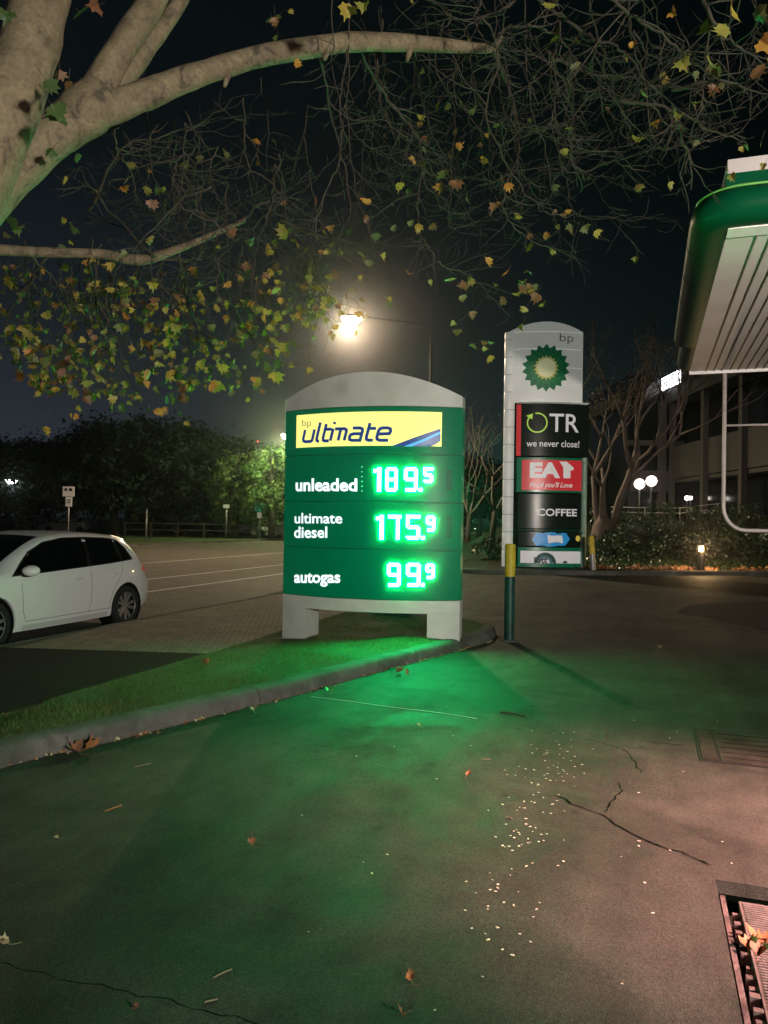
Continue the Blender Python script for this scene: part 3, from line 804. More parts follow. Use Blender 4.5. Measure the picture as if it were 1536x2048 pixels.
pn = pplate('sign_panel', 1036, 1170, 988, 1058, 0.06, m_pblk, pyl_o, 0.46)
ptext('lettering', 'COFFEE', 1072, 1153, 1017, 1033, 0.064, m_ptxt, pn, 0.022)
pplate('trim', 1036, 1170, 1059, 1062, 0.07, m_pgrn, pyl_o, 0.46)
pn = pplate('sign_panel', 1036, 1170, 1063, 1093, 0.06, m_pblk, pyl_o, 0.46)
mb = MB(); V = [pyl(*q) for q in ((1062, 1079), (1070, 1066), (1100, 1064), (1130, 1066), (1138, 1078), (1128, 1091), (1098, 1093), (1070, 1091))]
curved_fan(mb, V, pyl(1100, 1079), 0.066)
bl_ = mb.build('blue_shape', mat('snack blue', (0.02, 0.22, 0.5), 0.35, emit=(0.02, 0.3, 0.7), estr=0.3), pn)
mb = MB(); V = [pyl(*q) for q in ((1092, 1070), (1122, 1071), (1124, 1086), (1094, 1086))]
curved_fan(mb, V, pyl(1108, 1078), 0.070); mb.build('pale_shape', m_ptxt, bl_)
mb = MB(); V = [pyl(1155 + 5 * cos(k * pi / 4), 1077 + 6 * sin(k * pi / 4)) for k in range(8)]
mb.poly([(x, py_y(x, 0.066), z) for x, z in reversed(V)]); mb.build('yellow_shape', mat('snack yellow', (0.6, 0.45, 0.08), 0.4, emit=(0.9, 0.7, 0.1), estr=0.3), pn)
pn = pplate('sign_panel', 1036, 1170, 1094, 1135, 0.06, m_pgrn, pyl_o, 0.46)
wp = pplate('white_plate', 1040, 1160, 1101, 1127, 0.074, mat('plate white', (0.62, 0.60, 0.58), 0.4, emit=(0.9, 0.88, 0.88), estr=0.26), pn, 0.013)
def half_disc(px, py, r, off, m, parent, name):
    mb = MB(); cxx, czz = pyl(px, py); V = [(cxx + r * cos(pi * k / 16), czz + r * sin(pi * k / 16)) for k in range(17)]
    curved_fan(mb, V, (cxx, czz + r * .4), off); return mb.build(name, m, parent)
half_disc(1088, 1126, 0.36, 0.078, mat('arch dark teal', (0.01, 0.09, 0.10), 0.5), wp, 'arch')
half_disc(1087, 1126, 0.25, 0.082, mat('arch blue', (0.12, 0.30, 0.36), 0.5), wp, 'arch')
half_disc(1087, 1126, 0.16, 0.086, m_ptxt, wp, 'arch')
ptext('lettering', 'lott', 1066, 1092, 1113, 1126, 0.090, mat('arch lettering', (0.01, 0.05, 0.05), 0.5), wp, 0.03)
half_disc(1128, 1126, 0.08, 0.080, mat('arch lettering', (0.01, 0.05, 0.05), 0.5), wp, 'small_mark')
# pale edge column at the right
mb = MB(); x0, _ = pyl(1163, 1000); z0, z1 = pyl(1165, 1137)[1], pyl(1165, 916)[1]; z = z0
while z < z1 - 0.1:
    mb.lathe([(0.09, z), (0.094, z + 0.01), (0.094, min(z1, z + 0.575))], 12, M=Matrix.Translation((x0 + 0.07, -0.50, 0))); z += 0.585
mb.build('edge_column', m_pgrn_col, pyl_o, smooth=True, auto=35)

# ================================================================== BOLLARDS
m_by = mat('bollard yellow', (0.62, 0.47, 0.03), 0.5, var=0.15, vscale=8)
m_bg = mat('bollard dark green', (0.006, 0.05, 0.045), 0.45, var=0.25, vscale=6)
m_steel = mat('galvanised steel', (0.33, 0.33, 0.32), 0.45, 0.6, var=0.2, vscale=12)
def bollard(loc, h, r, split, label, tilt=0.0, m_low=None):
    b = empty('bollard', loc, 0, label, 'bollard')
    mb = MB(); mb.lathe([(r, -0.02), (r, split)], 24); mb.build('post', m_low or m_bg, b, smooth=True, auto=40)
    mb = MB(); mb.lathe([(r + 0.003, split + 0.002), (r + 0.003, h - 0.02), (r - 0.008, h), (0.0, h + 0.004)], 24); mb.build('yellow_sleeve', m_by, b, smooth=True, auto=40)
    mb = MB(); mb.lathe([(r + 0.045, -0.01), (r + 0.045, 0.014), (r + 0.03, 0.022), (r + 0.002, 0.022)], 20, caps=False); mb.build('collar', m_kerb, b, smooth=True, auto=40)
    b.rotation_euler = (0, tilt, 0); return b
bollard(gnd(1018, 1282), 1.31, 0.069, 0.87, 'dark green bollard with yellow top standing beside the kerb nose')
bollard(gnd(1187, 1149), 1.22, 0.085, 0.66, 'leaning grey bollard with yellow top beside the tall pylon sign', radians(-4.5), m_steel)

# ================================================================== CAR
m_car = mat('white car paint', (0.82, 0.84, 0.83), 0.28, spec=0.5, coat=0.6)
m_glass = mat('dark car glass', (0.003, 0.004, 0.004), 0.05, spec=0.6)
m_trim = mat('black trim', (0.006, 0.006, 0.006), 0.45)
m_tyre = mat('tyre rubber', (0.012, 0.012, 0.012), 0.85, bump=0.2, bscale=60)
m_rim = mat('alloy rim', (0.55, 0.55, 0.54), 0.32, 0.8)
m_chrome = mat('chrome', (0.75, 0.75, 0.75), 0.12, 1.0)
m_tail = mat('tail lamp red', (0.45, 0.01, 0.01), 0.15, emit=(0.9, 0.02, 0.02), estr=0.25)
m_head = mat('headlamp', (0.5, 0.5, 0.5), 0.1, spec=0.8)
TOP = [(0, .58), (.06, .70), (.30, .83), (.70, .93), (1.02, 1.00), (1.14, 1.03), (1.45, 1.20), (1.80, 1.37), (2.05, 1.435), (2.40, 1.465), (2.90, 1.462), (3.30, 1.435), (3.50, 1.41), (3.64, 1.375), (3.72, 1.32), (3.94, 1.08), (4.08, .965), (4.20, .80), (4.26, .60)]
HW = [(0, .56), (.05, .66), (.20, .78), (.45, .855), (.9, .893), (2.2, .898), (3.4, .893), (3.8, .868), (4.05, .82), (4.2, .75), (4.26, .66)]
BELT = [(0, .56), (.3, .74), (1.0, .90), (1.3, .925), (2.2, .955), (3.2, 1.00), (3.8, 1.04), (4.26, .62)]
BOT = [(0, .26), (.3, .20), (.9, .175), (3.5, .19), (4.0, .25), (4.26, .36)]
def car_w(x, z):
    """half width of the body at (x, z)"""
    w = smooth_interp(HW, x); zt = smooth_interp(TOP, x); zb = min(smooth_interp(BELT, x), zt - 0.05)
    if z <= zb:
        lo = smooth_interp(BOT, x); t = (z - lo) / max(0.05, zb - lo)
        k = interp([(-1, .92), (0, .93), (.10, .972), (.28, .985), (.58, 1.0), (.80, .992), (.93, .975), (1.0, .952)], t)
        return w * k
    t = (z - zb) / max(0.03, zt - zb)
    kt = max(0, min(1, (zt - zb - 0.04) / 0.32))              # how much of a cabin there is
    return w * (.952 + (interp([(0, 0), (.5, -.075), (.8, -.15), (.92, -.21), (1.0, -.30)], t)) * kt + (1 - kt) * (-.25 * t * t))
def car_ring(x):
    zt = smooth_interp(TOP, x); zb = min(smooth_interp(BELT, x), zt - 0.05); lo = smooth_interp(BOT, x); P = []
    P.append((0, lo)); P.append((car_w(x, lo) * .82, lo))
    for t in (0.02, .10, .28, .45, .60, .80, .93, 1.0): z = lo + (zb - lo) * t; P.append((car_w(x, z), z))
    for t in (.25, .5, .75, .88, .96): z = zb + (zt - zb) * t; P.append((car_w(x, z), z))
    we = car_w(x, zt); P.append((we * .98, zt - .004))
    for k in (.72, .4, 0): P.append((we * k, zt + .022 * (1 - k * k)))
    return P
def make_car(parts=True):
    xs = [0, .02, .05, .1, .18] + [.28 + .105 * i for i in range(36)] + [4.10, 4.15, 4.19, 4.22, 4.245, 4.26]
    xs = sorted(set(round(x, 4) for x in xs if x <= 4.26)); mb = MB(); rings = []
    for x in xs:
        h = car_ring(x); rings.append([Vector((x, -w, z)) for w, z in h] + [Vector((x, w, z)) for w, z in reversed(h[1:-1])])
    mb.loft(rings, True, True)
    body = mb.build('body', m_car, None, smooth=True)
    # wheel arches are cut out of the shell
    cut = MB()
    for wx in (.87, 3.50): cut.lathe([(.372, -1.2), (.372, -.60)], 40, axis='Y', M=Matrix.Translation((wx, 0, .315))); cut.lathe([(.372, .60), (.372, 1.2)], 40, axis='Y', M=Matrix.Translation((wx, 0, .315)))
    co = cut.build('cutter', m_trim)
    bm = body.modifiers.new('cut', 'BOOLEAN'); bm.operation = 'DIFFERENCE'; bm.object = co; bm.solver = 'EXACT'
    bpy.context.view_layer.update()
    me = bpy.data.meshes.new_from_object(body.evaluated_get(bpy.context.evaluated_depsgraph_get()))
    body.modifiers.clear(); body.data = me; bpy.data.objects.remove(co)
    me.set_sharp_from_angle(angle=radians(38))
    return body
car_body = make_car()
CARA = empty('parked_car', l2w(6.64, KO + 0.17 + 0.90, ZR), ROT, 'white hatchback with black windows parked along the kerb', 'car')
car_body.parent = CARA
def side_panel(name, poly, m, off, parent, side=-1, step=0.06, zn=5):
    """panel laid on the flank: poly is a closed outline in (x, z), filled in vertical strips"""
    xs = sorted(set([p[0] for p in poly] + [min(p[0] for p in poly) + step * i for i in range(int((max(p[0] for p in poly) - min(p[0] for p in poly)) / step) + 1)]))
    cols = []
    for x in xs:
        zz = []
        for (x0, z0), (x1, z1) in zip(poly, poly[1:] + poly[:1]):
            if x0 == x1: 
                if x == x0: zz += [z0, z1]
            elif min(x0, x1) <= x <= max(x0, x1): zz.append(z0 + (z1 - z0) * (x - x0) / (x1 - x0))
        a, b = min(zz), max(zz); cols.append([Vector((x, side * (car_w(x, a + (b - a) * k / zn) + off), a + (b - a) * k / zn)) for k in range(zn + 1)])
    mb = MB(); mb.loft(cols, False, False); return mb.build(name, m, parent, smooth=True)
def side_line(name, pts, w, m, off, parent, side=-1):
    P = []
    for (a, b) in zip(pts, pts[1:]):
        n = max(1, int(sqrt((a[0]-b[0])**2 + (a[1]-b[1])**2) / 0.07))
        P += [(a[0] + (b[0]-a[0])*k/n, a[1] + (b[1]-a[1])*k/n) for k in range(n)]
    P.append(pts[-1]); rb = ribbon2d(P, w); mb = MB()
    for (l0, r0), (l1, r1) in zip(rb, rb[1:]): mb.quad(*[(p.x, side * (car_w(p.x, p.y) + off), p.y) for p in (l0, l1, r1, r0)])
    return mb.build(name, m, parent)
DLO = [(1.23, .935), (1.62, 1.215), (1.90, 1.335), (2.25, 1.385), (2.62, 1.395), (2.62, .985), (1.9, .958)]
for sd in (-1, 1):
    side_panel('window_surround', [(1.18, .915), (1.60, 1.225), (1.89, 1.352), (2.25, 1.403), (2.7, 1.410), (3.25, 1.388), (3.42, 1.355), (3.53, 1.23), (3.65, 1.048), (3.1, 1.008), (2.2, .962)], m_trim, .003, car_body, sd)
    side_panel('side_window', DLO, m_glass, .007, car_body, sd)
    side_panel('side_window', [(2.69, .990), (2.69, 1.394), (3.0, 1.388), (3.26, 1.374), (3.30, 1.368), (3.36, 1.03), (3.1, 1.015)], m_glass, .007, car_body, sd)
    side_panel('side_window', [(3.34, 1.362), (3.40, 1.340), (3.50, 1.22), (3.60, 1.058), (3.40, 1.036)], m_glass, .007, car_body, sd)
    side_line('window_strip', [(1.30, .925), (1.9, .950), (2.6, .980), (3.1, 1.004), (3.62, 1.042)], .012, m_chrome, .009, car_body, sd)
    m_seam = mat('panel seam', (0.10, 0.10, 0.10), 0.7)
    for pts in ([(1.36, .93), (1.33, .80), (1.36, .45), (1.42, .31)], [(2.655, .975), (2.66, .7), (2.66, .45), (2.62, .31)], [(3.40, 1.02), (3.36, .85), (3.16, .60), (3.10, .46), (3.08, .31)], [(1.42, .315), (3.08, .325)]):
        side_line('door_seam', pts, .007, m_seam, .0022, car_body, sd)
    for hx in (2.38, 3.18):
        z = .80 if hx < 3 else .83; mb = MB()
        mb.loft([[Vector((hx + dx, sd * (car_w(hx + dx, z) + dy), z + dz)) for dy, dz in ((.0, -.016), (.028, -.012), (.034, .0), (.028, .014), (.0, .018))] for dx in (-.09, -.08, .08, .09)], True, True)
        mb.build('door_handle', m_car, car_body, smooth=True, auto=50)
    # mirror
    mb = MB(); c = Vector((1.42, sd * (car_w(1.42, .96) + .115), .985)); rings = []
    for i in range(9):
        ph = -pi/2 + pi * i / 8; rings.append([c + Vector((.10 * cos(ph) * cos(q) * (1.15 if cos(q) < 0 else .7), .125 * sin(ph), .075 * cos(ph) * sin(q))) for q in [2*pi*k/14 for k in range(14)]])
    mb.loft(rings, True, True); mir = mb.build('wing_mirror', m_car, car_body, smooth=True)
    mb = MB(); mb.loft([[Vector((1.40 + a, sd * (car_w(1.42, .92) + y), z)) for a, z in ((-.04, .905), (.05, .905), (.05, .935), (-.04, .935))] for y in (-.02, .09)], True, True); mb.build('mirror_arm', m_trim, mir)
    side_panel('tail_lamp', [(3.96, 1.035), (4.08, .99), (4.19, .88), (4.17, .80), (3.93, .86)], m_tail, .006, car_body, sd, .03)
    side_panel('head_lamp', [(.16, .70), (.30, .775), (.58, .83), (.50, .72), (.20, .62)], m_head, .006, car_body, sd, .03)
    side_line('sill', [(1.36, .235), (3.04, .245)], .07, mat('sill paint', (0.60, 0.61, 0.60), 0.35), .012, car_body, sd)
# glass of windscreen and hatch lies on the top surface
def top_panel(name, x0, x1, k, m, off=.006, edge=1.0, n=12):
    mb = MB(); rows = []
    for i in range(n + 1):
        x = x0 + (x1 - x0) * i / n; zt = smooth_interp(TOP, x); we = car_w(x, zt) * k * edge
        dz = (smooth_interp(TOP, x + .02) - smooth_interp(TOP, x - .02)) / .04; nn = Vector((-dz, 0, 1)).normalized()
        rows.append([Vector((x, we * t, zt + .022 * (1 - (k*t)**2))) + nn * off for t in [-1 + 2*j/10 for j in range(11)]])
    mb.loft(rows, False, False); return mb.build(name, m, car_body, smooth=True)
top_panel('windscreen', 1.17, 1.93, .97, m_glass)
top_panel('rear_window', 3.76, 3.94, .88, m_glass)
mb = MB(); mb.loft([[Vector((x, y, z)) for y, z in ((-.56, zz), (.56, zz), (.54, zz + .02), (-.54, zz + .02))] for x, zz in ((3.52, 1.400), (3.68, 1.365), (3.80, 1.335))], True, True)
mb.build('roof_spoiler', m_car, car_body, smooth=True, auto=40)
mb = MB(); mb.box(.5, 3.9, -.66, .66, .16, .9); mb.build('underbody', m_trim, CARA)
mb = MB(); mb.box(-.012, .03, -.45, .45, .36, .50); mb.build('grille', m_trim, CARA)
def make_wheel(x, sd):
    w = empty('wheel', (x, sd * .775, .315)); w.parent = CARA
    mb = MB(); mb.lathe([(.205, -.085), (.225, -.098), (.285, -.105), (.305, -.095), (.315, -.06), (.315, .06), (.305, .095), (.225, .098), (.205, .085)], 40, axis='Y', caps=False)
    mb.build('tyre', m_tyre, w, smooth=True, auto=40)
    mb = MB(); s = sd
    mb.lathe([(.208, -.085), (.214, -.095), (.222, -.092), (.225, -.085)], 40, axis='Y', M=Matrix.Diagonal((1, -s, 1, 1)), caps=False)
    mb.lathe([(.0, -.072), (.03, -.072), (.038, -.06), (.038, -.03)], 20, axis='Y', M=Matrix.Diagonal((1, -s, 1, 1)), caps=False)
    for k in range(5):
        for da in (-.16, .16):
            a = 2*pi*k/5 + da*1.4; b = 2*pi*k/5 + da * 1.6
            p0 = Vector((cos(a)*.03, 0, sin(a)*.03)); p1 = Vector((cos(b)*.210, 0, sin(b)*.210)); t = (p1-p0).normalized(); q = Vector((-t.z, 0, t.x))
            Y = lambda d: Vector((0, s*d, 0))
            mb.loft([[p0 + q*.016 + Y(.045), p0 + q*.013 + Y(.068), p0 - q*.013 + Y(.068), p0 - q*.016 + Y(.045)], [p1 + q*.024 + Y(.055), p1 + q*.017 + Y(.082), p1 - q*.017 + Y(.082), p1 - q*.024 + Y(.055)]], True, True)
    mb.build('rim', m_rim, w, smooth=True, auto=30)
    mb = MB(); mb.lathe([(.207, .02), (0.0, .02)], 30, axis='Y', M=Matrix.Diagonal((1, s, 1, 1)), caps=False); mb.build('brake_disc', mat('brake dark', (.02, .02, .02), .6, .5), w)
for x in (.87, 3.50):
    for sd in (-1, 1): make_wheel(x, sd)
for wx in (.87, 3.50):
    for sd in (-1, 1):
        mb = MB(); mb.lathe([(.02, .604), (.366, .606), (.366, .862)], 36, axis='Y', M=Matrix.Translation((wx, 0, .315)) @ Matrix.Diagonal((1, sd, 1, 1)), caps=False)
        mb.build('wheel_well', m_trim, CARA, smooth=True)

# ================================================================== STREET LAMPS
m_pole = mat('lamp pole steel', (0.05, 0.05, 0.05), 0.5, 0.4, var=0.15, vscale=5)
def lamp_light(name, loc, parent, intensity, col, radius, batwing=False, rot=None):
    L = bpy.data.lights.new(name, 'POINT'); L.energy = intensity * 4 * pi; L.color = col; L.shadow_soft_size = radius
    if batwing:                                  # road luminaire optics: strongest toward 65-75 degrees, cut off above
        L.use_nodes = True; nd, ln = L.node_tree.nodes, L.node_tree.links
        e = nd['Emission']; t = nd.new('ShaderNodeTexCoord'); sp = nd.new('ShaderNodeSeparateXYZ'); ln.new(t.outputs['Normal'], sp.inputs[0])
        neg = nd.new('ShaderNodeMath'); neg.operation = 'MULTIPLY'; neg.inputs[1].default_value = -1; ln.new(sp.outputs['Z'], neg.inputs[0])
        r = nd.new('ShaderNodeValToRGB'); r.color_ramp.elements[0].position = 0.0; r.color_ramp.elements[0].color = (.0,)*3 + (1,)
        r.color_ramp.elements[1].position = 1.0; r.color_ramp.elements[1].color = (.40,)*3 + (1,)
        for p, v in ((.05, .02), (.14, .28), (.24, .46), (.31, .58), (.39, .85), (.58, 1.0), (.75, .7)): el = r.color_ramp.elements.new(p); el.color = (v, v, v, 1)
        ln.new(neg.outputs[0], r.inputs[0]); ln.new(r.outputs[0], e.inputs['Strength'])
    o = bpy.data.objects.new(name, L); COL.objects.link(o); o.location = loc; o.parent = parent
    return o
m_polek = mat('lamp arm black', (0.006, 0.006, 0.006), 0.9, spec=0.1)
m_lens = mat('lamp lens warm', (0.9, 0.8, 0.6), 0.3, emit=(1.0, 0.62, 0.30), estr=150)
m_lensw = mat('lamp lens white', (0.9, 0.9, 0.9), 0.3, emit=(0.95, 0.97, 1.0), estr=18)
def street_lamp(head, base, label, I, col, lens, lamp_r=0.12, arm_r=0.022, batwing=True):
    H, B = Vector(head), Vector(base)
    o = empty('street_lamp', B, 0, label, 'street lamp', 'lit street lamps along the road')
    h = H - B; top = Vector((0, 0, h.z - 0.35))
    mb = MB(); mb.tube([Vector((0, 0, -.1)), Vector((0, 0, h.z * .5)), top], [.11, .085, .06], 10); mb.lathe([(.16, 0), (.16, .5), (.12, .55)], 10); mb.build('pole', m_polek, o, smooth=True, auto=40)
    d = Vector((h.x, h.y, 0)); dn = d.normalized() if d.length > .1 else Vector((1, 0, 0))
    mb = MB(); mb.tube(spline([top, top + Vector((0, 0, .25)) + dn * .25, Vector((h.x, h.y, h.z + .12)) - dn * .5], 5), arm_r, 8); mb.build('arm', m_polek, o, smooth=True)
    Mh = Matrix.Translation(h) @ Matrix.Rotation(atan2(dn.y, dn.x), 4, 'Z')
    mb = MB(); mb.loft([[Mh @ Vector((x, y * w, z * k + .10)) for y, z in ((-1, -.05), (-.9, .04), (-.4, .11), (.4, .11), (.9, .04), (1, -.05))] for x, w, k in ((-.55, .06, .5), (-.40, .13, .9), (0, .16, 1), (.28, .13, .8), (.36, .05, .4))], True, True)
    hd = mb.build('head', m_polek, o, smooth=True, auto=50)
    mb = MB(); mb.loft([[Mh @ Vector((x, y * w, z + .05)) for y, z in ((-1, 0), (-.6, -.07 * k), (0, -.10 * k), (.6, -.07 * k), (1, 0))] for x, w, k in ((-.52, .16, 1.0), (-.32, .24, 3.2), (.20, .24, 3.2), (.40, .16, 1.0))], True, True)  # lens made oversized to take in the glare round the lamp
    mb.build('lens', lens, o, smooth=True)
    lamp_light('lamp_light', h + Vector((0, 0, -.22)), o, I, col, lamp_r, batwing)
    return o
LH = at(700, 637, 36.0)
LB = at(856, 1080, 36.6); LB.z = -0.02
street_lamp(LH, LB, 'tall street lamp with a glaring warm light above the price sign', LAMP_STREET, (1.0, 0.77, 0.50), m_lens, 0.16)
L2 = at(574, 871, 58.0)
street_lamp(L2, at(590, 1060, 58.0).xy.to_3d(), 'distant street lamp lighting the pale leafy trees left of the price sign', 480, (0.75, 1.0, 0.45), m_lens, 0.15, batwing=False)
# floodlight on a pole far left
L3 = at(25, 961, 62.0)
street_lamp(L3, Vector((L3.x - 1.0, L3.y, 0)), 'small white lamp in front of the dark trees at the far left', 6, (0.85, 0.95, 1.0), m_lensw, 0.15, batwing=False)

# ================================================================== CANOPY of the station
m_soff = mat('soffit sheet', (0.56, 0.52, 0.48), 0.5, var=0.08, vscale=0.8)
m_sofl = mat('soffit rib', (0.26, 0.23, 0.205), 0.6)
m_fas = mat('fascia green', (0.001, 0.040, 0.016), 0.40, spec=0.05)
m_lim2 = mat('fascia lime strip', (0.08, 0.26, 0.05), 0.4, emit=(0.18, 0.62, 0.10), estr=0.05)
CZ = 4.76
cn = empty('station_canopy', l2w(13.0, -7.0, 0), ROT, 'green edged station canopy with a ribbed pale ceiling', 'canopy')
CO = w2l(l2w(13.0, -7.0))
c_s0, c_s1, c_o1, c_o0 = 8.80 - 13.0, 16.95 - 13.0, -0.76 + 7.0, -14.0 + 7.0
mb = MB(); mb.box(c_s0, c_s1, c_o0, c_o1, CZ, CZ + .05); sf = mb.build('soffit', m_soff, cn)
mb = MB()                                          # ribs of the ceiling sheets run along the canopy
oo = c_o1 - 0.32
while oo > c_o0 + .2:
    mb.box(c_s0 + .30, c_s1 - .01, oo - .006, oo + .006, CZ - .014, CZ - .001); oo -= 0.15
mb.build('ceiling_rib', m_sofl, sf)
mb = MB(); mb.box(c_s0 + .002, c_s0 + .28, c_o0, c_o1 - .002, CZ - .03, CZ - .001); mb.build('ceiling_margin', mat('soffit margin', (0.62, 0.58, 0.55), 0.45), sf)
mb = MB(); mb.box(c_s1 - .0, c_s1 + .04, c_o0, c_o1, CZ - .06, CZ + .3); mb.build('edge_trim', m_white, sf)
# bullnose fascia swept round the near-left corner
prof = [(0.0, -.02), (.16, -.03), (.28, .0), (.35, .06), (.37, .15), (.34, .24), (.26, .31), (.12, .35), (0.0, .36)]
path = [(c_s0, c_o0)] + [(c_s0, c_o1 - .12)] + [(c_s0 + .12 - .12 * sin(k * pi / 10), c_o1 - .12 + .12 * (1 - cos(k * pi / 10))) for k in range(1, 5)]
path = [(c_s0, c_o0), (c_s0, c_o1 - 1.0), (c_s0, c_o1 - .14)]
nrm = [(-1, 0), (-1, 0), (-1, 0)]
for k in range(1, 8):
    a = pi / 2 * k / 8; path.append((c_s0 + .14 - .14 * cos(a), c_o1 - .14 + .14 * sin(a))); nrm.append((-cos(a), sin(a)))
path += [(c_s0 + .14, c_o1), (c_s0 + 2.2, c_o1), (c_s1 - 2.4, c_o1)]; nrm += [(0, 1)] * 3
mb = MB(); mb.loft([[Vector((s_ + nx * d, o_ + ny * d, CZ + z)) for d, z in prof] for (s_, o_), (nx, ny) in zip(path, nrm)], True, True)
fa = mb.build('fascia', m_fas, cn, smooth=True, auto=60)
for q in (0.9, 2.0, 3.1):
    mb = MB(); mb.loft([[Vector((c_s0 + q + ds, c_o1 + d * 1.006 + .001, CZ + z)) for d, z in prof] for ds in (0, .012)], True, True); mb.build('panel_seam', m_dark, fa)
for q in (1.6, 3.4, 5.2):
    mb = MB(); mb.loft([[Vector((c_s0 - d * 1.006 - .001, c_o1 - q + ds, CZ + z)) for d, z in prof] for ds in (0, .012)], True, True); mb.build('panel_seam', m_dark, fa)
mb = MB(); prof2 = [(.0, .03), (.10, .02), (.20, .08), (.24, .22), (.20, .36), (.10, .42), (0, .42)]
mb.loft([[Vector((s_ , o_ + d, CZ + z)) for d, z in prof2] for s_, o_ in ((c_s1 - 2.398, c_o1), (c_s1 + .04, c_o1))], True, True); mb.build('fascia', m_fas, cn, smooth=True, auto=60)
mb = MB(); mb.loft([[Vector((s_ + nx * d, o_ + ny * d, CZ + z)) for d, z in ((.27, .312), (.305, .288), (.315, .302), (.28, .326))] for (s_, o_), (nx, ny) in zip(path, nrm)], True, True)
mb.build('lime_strip', m_lim2, fa, smooth=True)
mb = MB(); mb.box(c_s0 + .10, c_s1 - 1.5, c_o0, c_o1 + .02, CZ + .365, CZ + .60); mb.build('roof_edge', m_fas, cn)
mb = MB(); mb.box(c_s0 + .12, c_s1 - 1.5, c_o0, c_o1 + .0, CZ + .605, CZ + .76); mb.build('parapet', mat('parapet grey', (0.30, 0.28, 0.27), 0.6), cn)
for s_, o_ in ((-1.0, -2.0), (2.2, -5.5)):
    mb = MB(); mb.box(s_ - .15, s_ + .15, o_ - .15, o_ + .15, -.02, CZ); mb.build('column', m_white, cn)
# rounded tube frame hanging from the back edge of the canopy
A = at(1450, 736, 15.7); z0 = at(1500, 1061, 15.7).z; R2 = Vector((0.9455, -0.3256, 0))
fr = empty('hanging_frame', A, 0, 'rounded pale tube frame hanging under the back of the canopy', 'tube frame')
pts = [Vector((0, 0, 0.02)), Vector((0, 0, (z0 - A.z) + .48))] + [R2 * (.42 * (1 - cos(k * pi / 12))) + Vector((0, 0, (z0 - A.z) + .48 - .48 * sin(k * pi / 12))) for k in range(1, 7)] + [R2 * 3.0 + Vector((0, 0, z0 - A.z))]
m_tube = mat('pale tube', (0.42, 0.38, 0.36), 0.4, var=0.1, vscale=3)
mb = MB(); mb.tube(pts, .040, 10); mb.build('outer_tube', m_tube, fr, smooth=True)
zc = at(1500, 852, 15.7).z - A.z
mb = MB(); mb.tube([Vector((0, 0, zc)), R2 * 3.0 + Vector((0, 0, zc))], .024, 8); mb.build('cross_bar', m_tube, fr, smooth=True)
mb = MB(); mb.tube([R2 * 3.0 + Vector((0, 0, .02)), R2 * 3.0 + Vector((0, 0, z0 - A.z))], .040, 10); mb.build('outer_tube', m_tube, fr, smooth=True)

# ================================================================== UNSEEN SHOP, added beside and behind the camera to carry fill lamps
m_shopw = mat('added shop wall', (0.42, 0.40, 0.38), 0.7, var=0.08, vscale=1.5)
m_shopg = mat('added lit shop window', (0.1, 0.1, 0.1), 0.08, emit=(1.0, 0.80, 0.70), estr=1.2)  # glowing panes of the added, unseen shop
shop = empty('added_shop', l2w(-4, -5.2, 0), ROT, 'low unseen shop with lit windows added to carry the fill lamps', 'shop')
mb = MB(); mb.box(-14, 7.2, -9, 0, -.02, 3.6); sw = mb.build('wall', m_shopw, shop)
mb = MB(); mb.box(-14.3, 7.5, -9.3, .5, 3.6, 4.1); mb.build('roof', mat('added shop fascia', (.3, .02, .03), .4, emit=(.9, .05, .05), estr=.25), shop)
for k in range(6):
    x0 = -12 + k * 3.1
    mb = MB(); mb.box(x0, x0 + 2.6, .0, .03, .4, 2.7); wdw = mb.build('window', m_shopg, sw)
    mb = MB()
    for a, b, c, d in ((x0 - .05, x0 + 2.65, .34, .40), (x0 - .05, x0 + 2.65, 2.70, 2.76), (x0 - .05, x0, .40, 2.70), (x0 + 2.6, x0 + 2.65, .40, 2.70)): mb.box(a, b, .0, .06, c, d)
    mb.build('frame', m_trim, wdw)
def fill_lamp(loc, aim, label, I, col, cone, r=.12):  # lamps added out of view, each aimed at what it should brighten
    o = empty('fill_lamp', loc, 0, label, 'wall lamp'); d = (Vector(aim) - Vector(loc)).normalized()  # an added fill lamp, filed under wall lamps
    q = d.to_track_quat('-Z', 'Y').to_matrix().to_4x4()
    mb = MB(); mb.box(-.16, .16, -.12, .12, .0, .12, M=q); mb.build('housing', m_trim, o)
    mb = MB(); mb.quad(*[q @ Vector(v) for v in ((-.13, -.09, -.004), (.13, -.09, -.004), (.13, .09, -.004), (-.13, .09, -.004))]); mb.build('lens', m_lensw, o)
    mb = MB(); mb.tube([Vector((0, 0, 0)), l2w(0, -.35, 0)], .03, 6); mb.build('bracket', m_trim, o)
    L = bpy.data.lights.new('fill_light', 'SPOT'); L.energy = I * 4 * pi; L.color = col; L.spot_size = cone; L.spot_blend = 1.0; L.shadow_soft_size = r
    s = bpy.data.objects.new('fill_light', L); COL.objects.link(s); s.parent = o; s.location = d * .06; s.rotation_euler = d.to_track_quat('-Z', 'Y').to_euler()
    return o
fill_lamp(l2w(3.0, -4.8, 3.4), Vector((2.7, 3.3, 0)), 'pinkish fill lamp added on the near corner of the unseen shop', FILL_PINK / 4, (1.0, 0.45, 0.41), radians(46), .25)  # added for the pink pool on the near right ground
fill_lamp(l2w(1.0, -4.8, 2.6), Vector((6.5, 11.5, 4.8)), 'fill lamp added on the unseen shop to brighten the canopy ceiling', 760, (1.0, 0.88, 0.79), radians(56), .2)  # added only to brighten the soffit
fill_lamp(l2w(-1.5, -4.8, 2.3), Vector((-2.2, 10.0, 3.1)), 'white fill lamp added on the unseen shop to light car and sign', FILL_WHITE / 4, (1.0, 0.98, 0.86), radians(78), .25)  # added as front fill for car, sign and branches

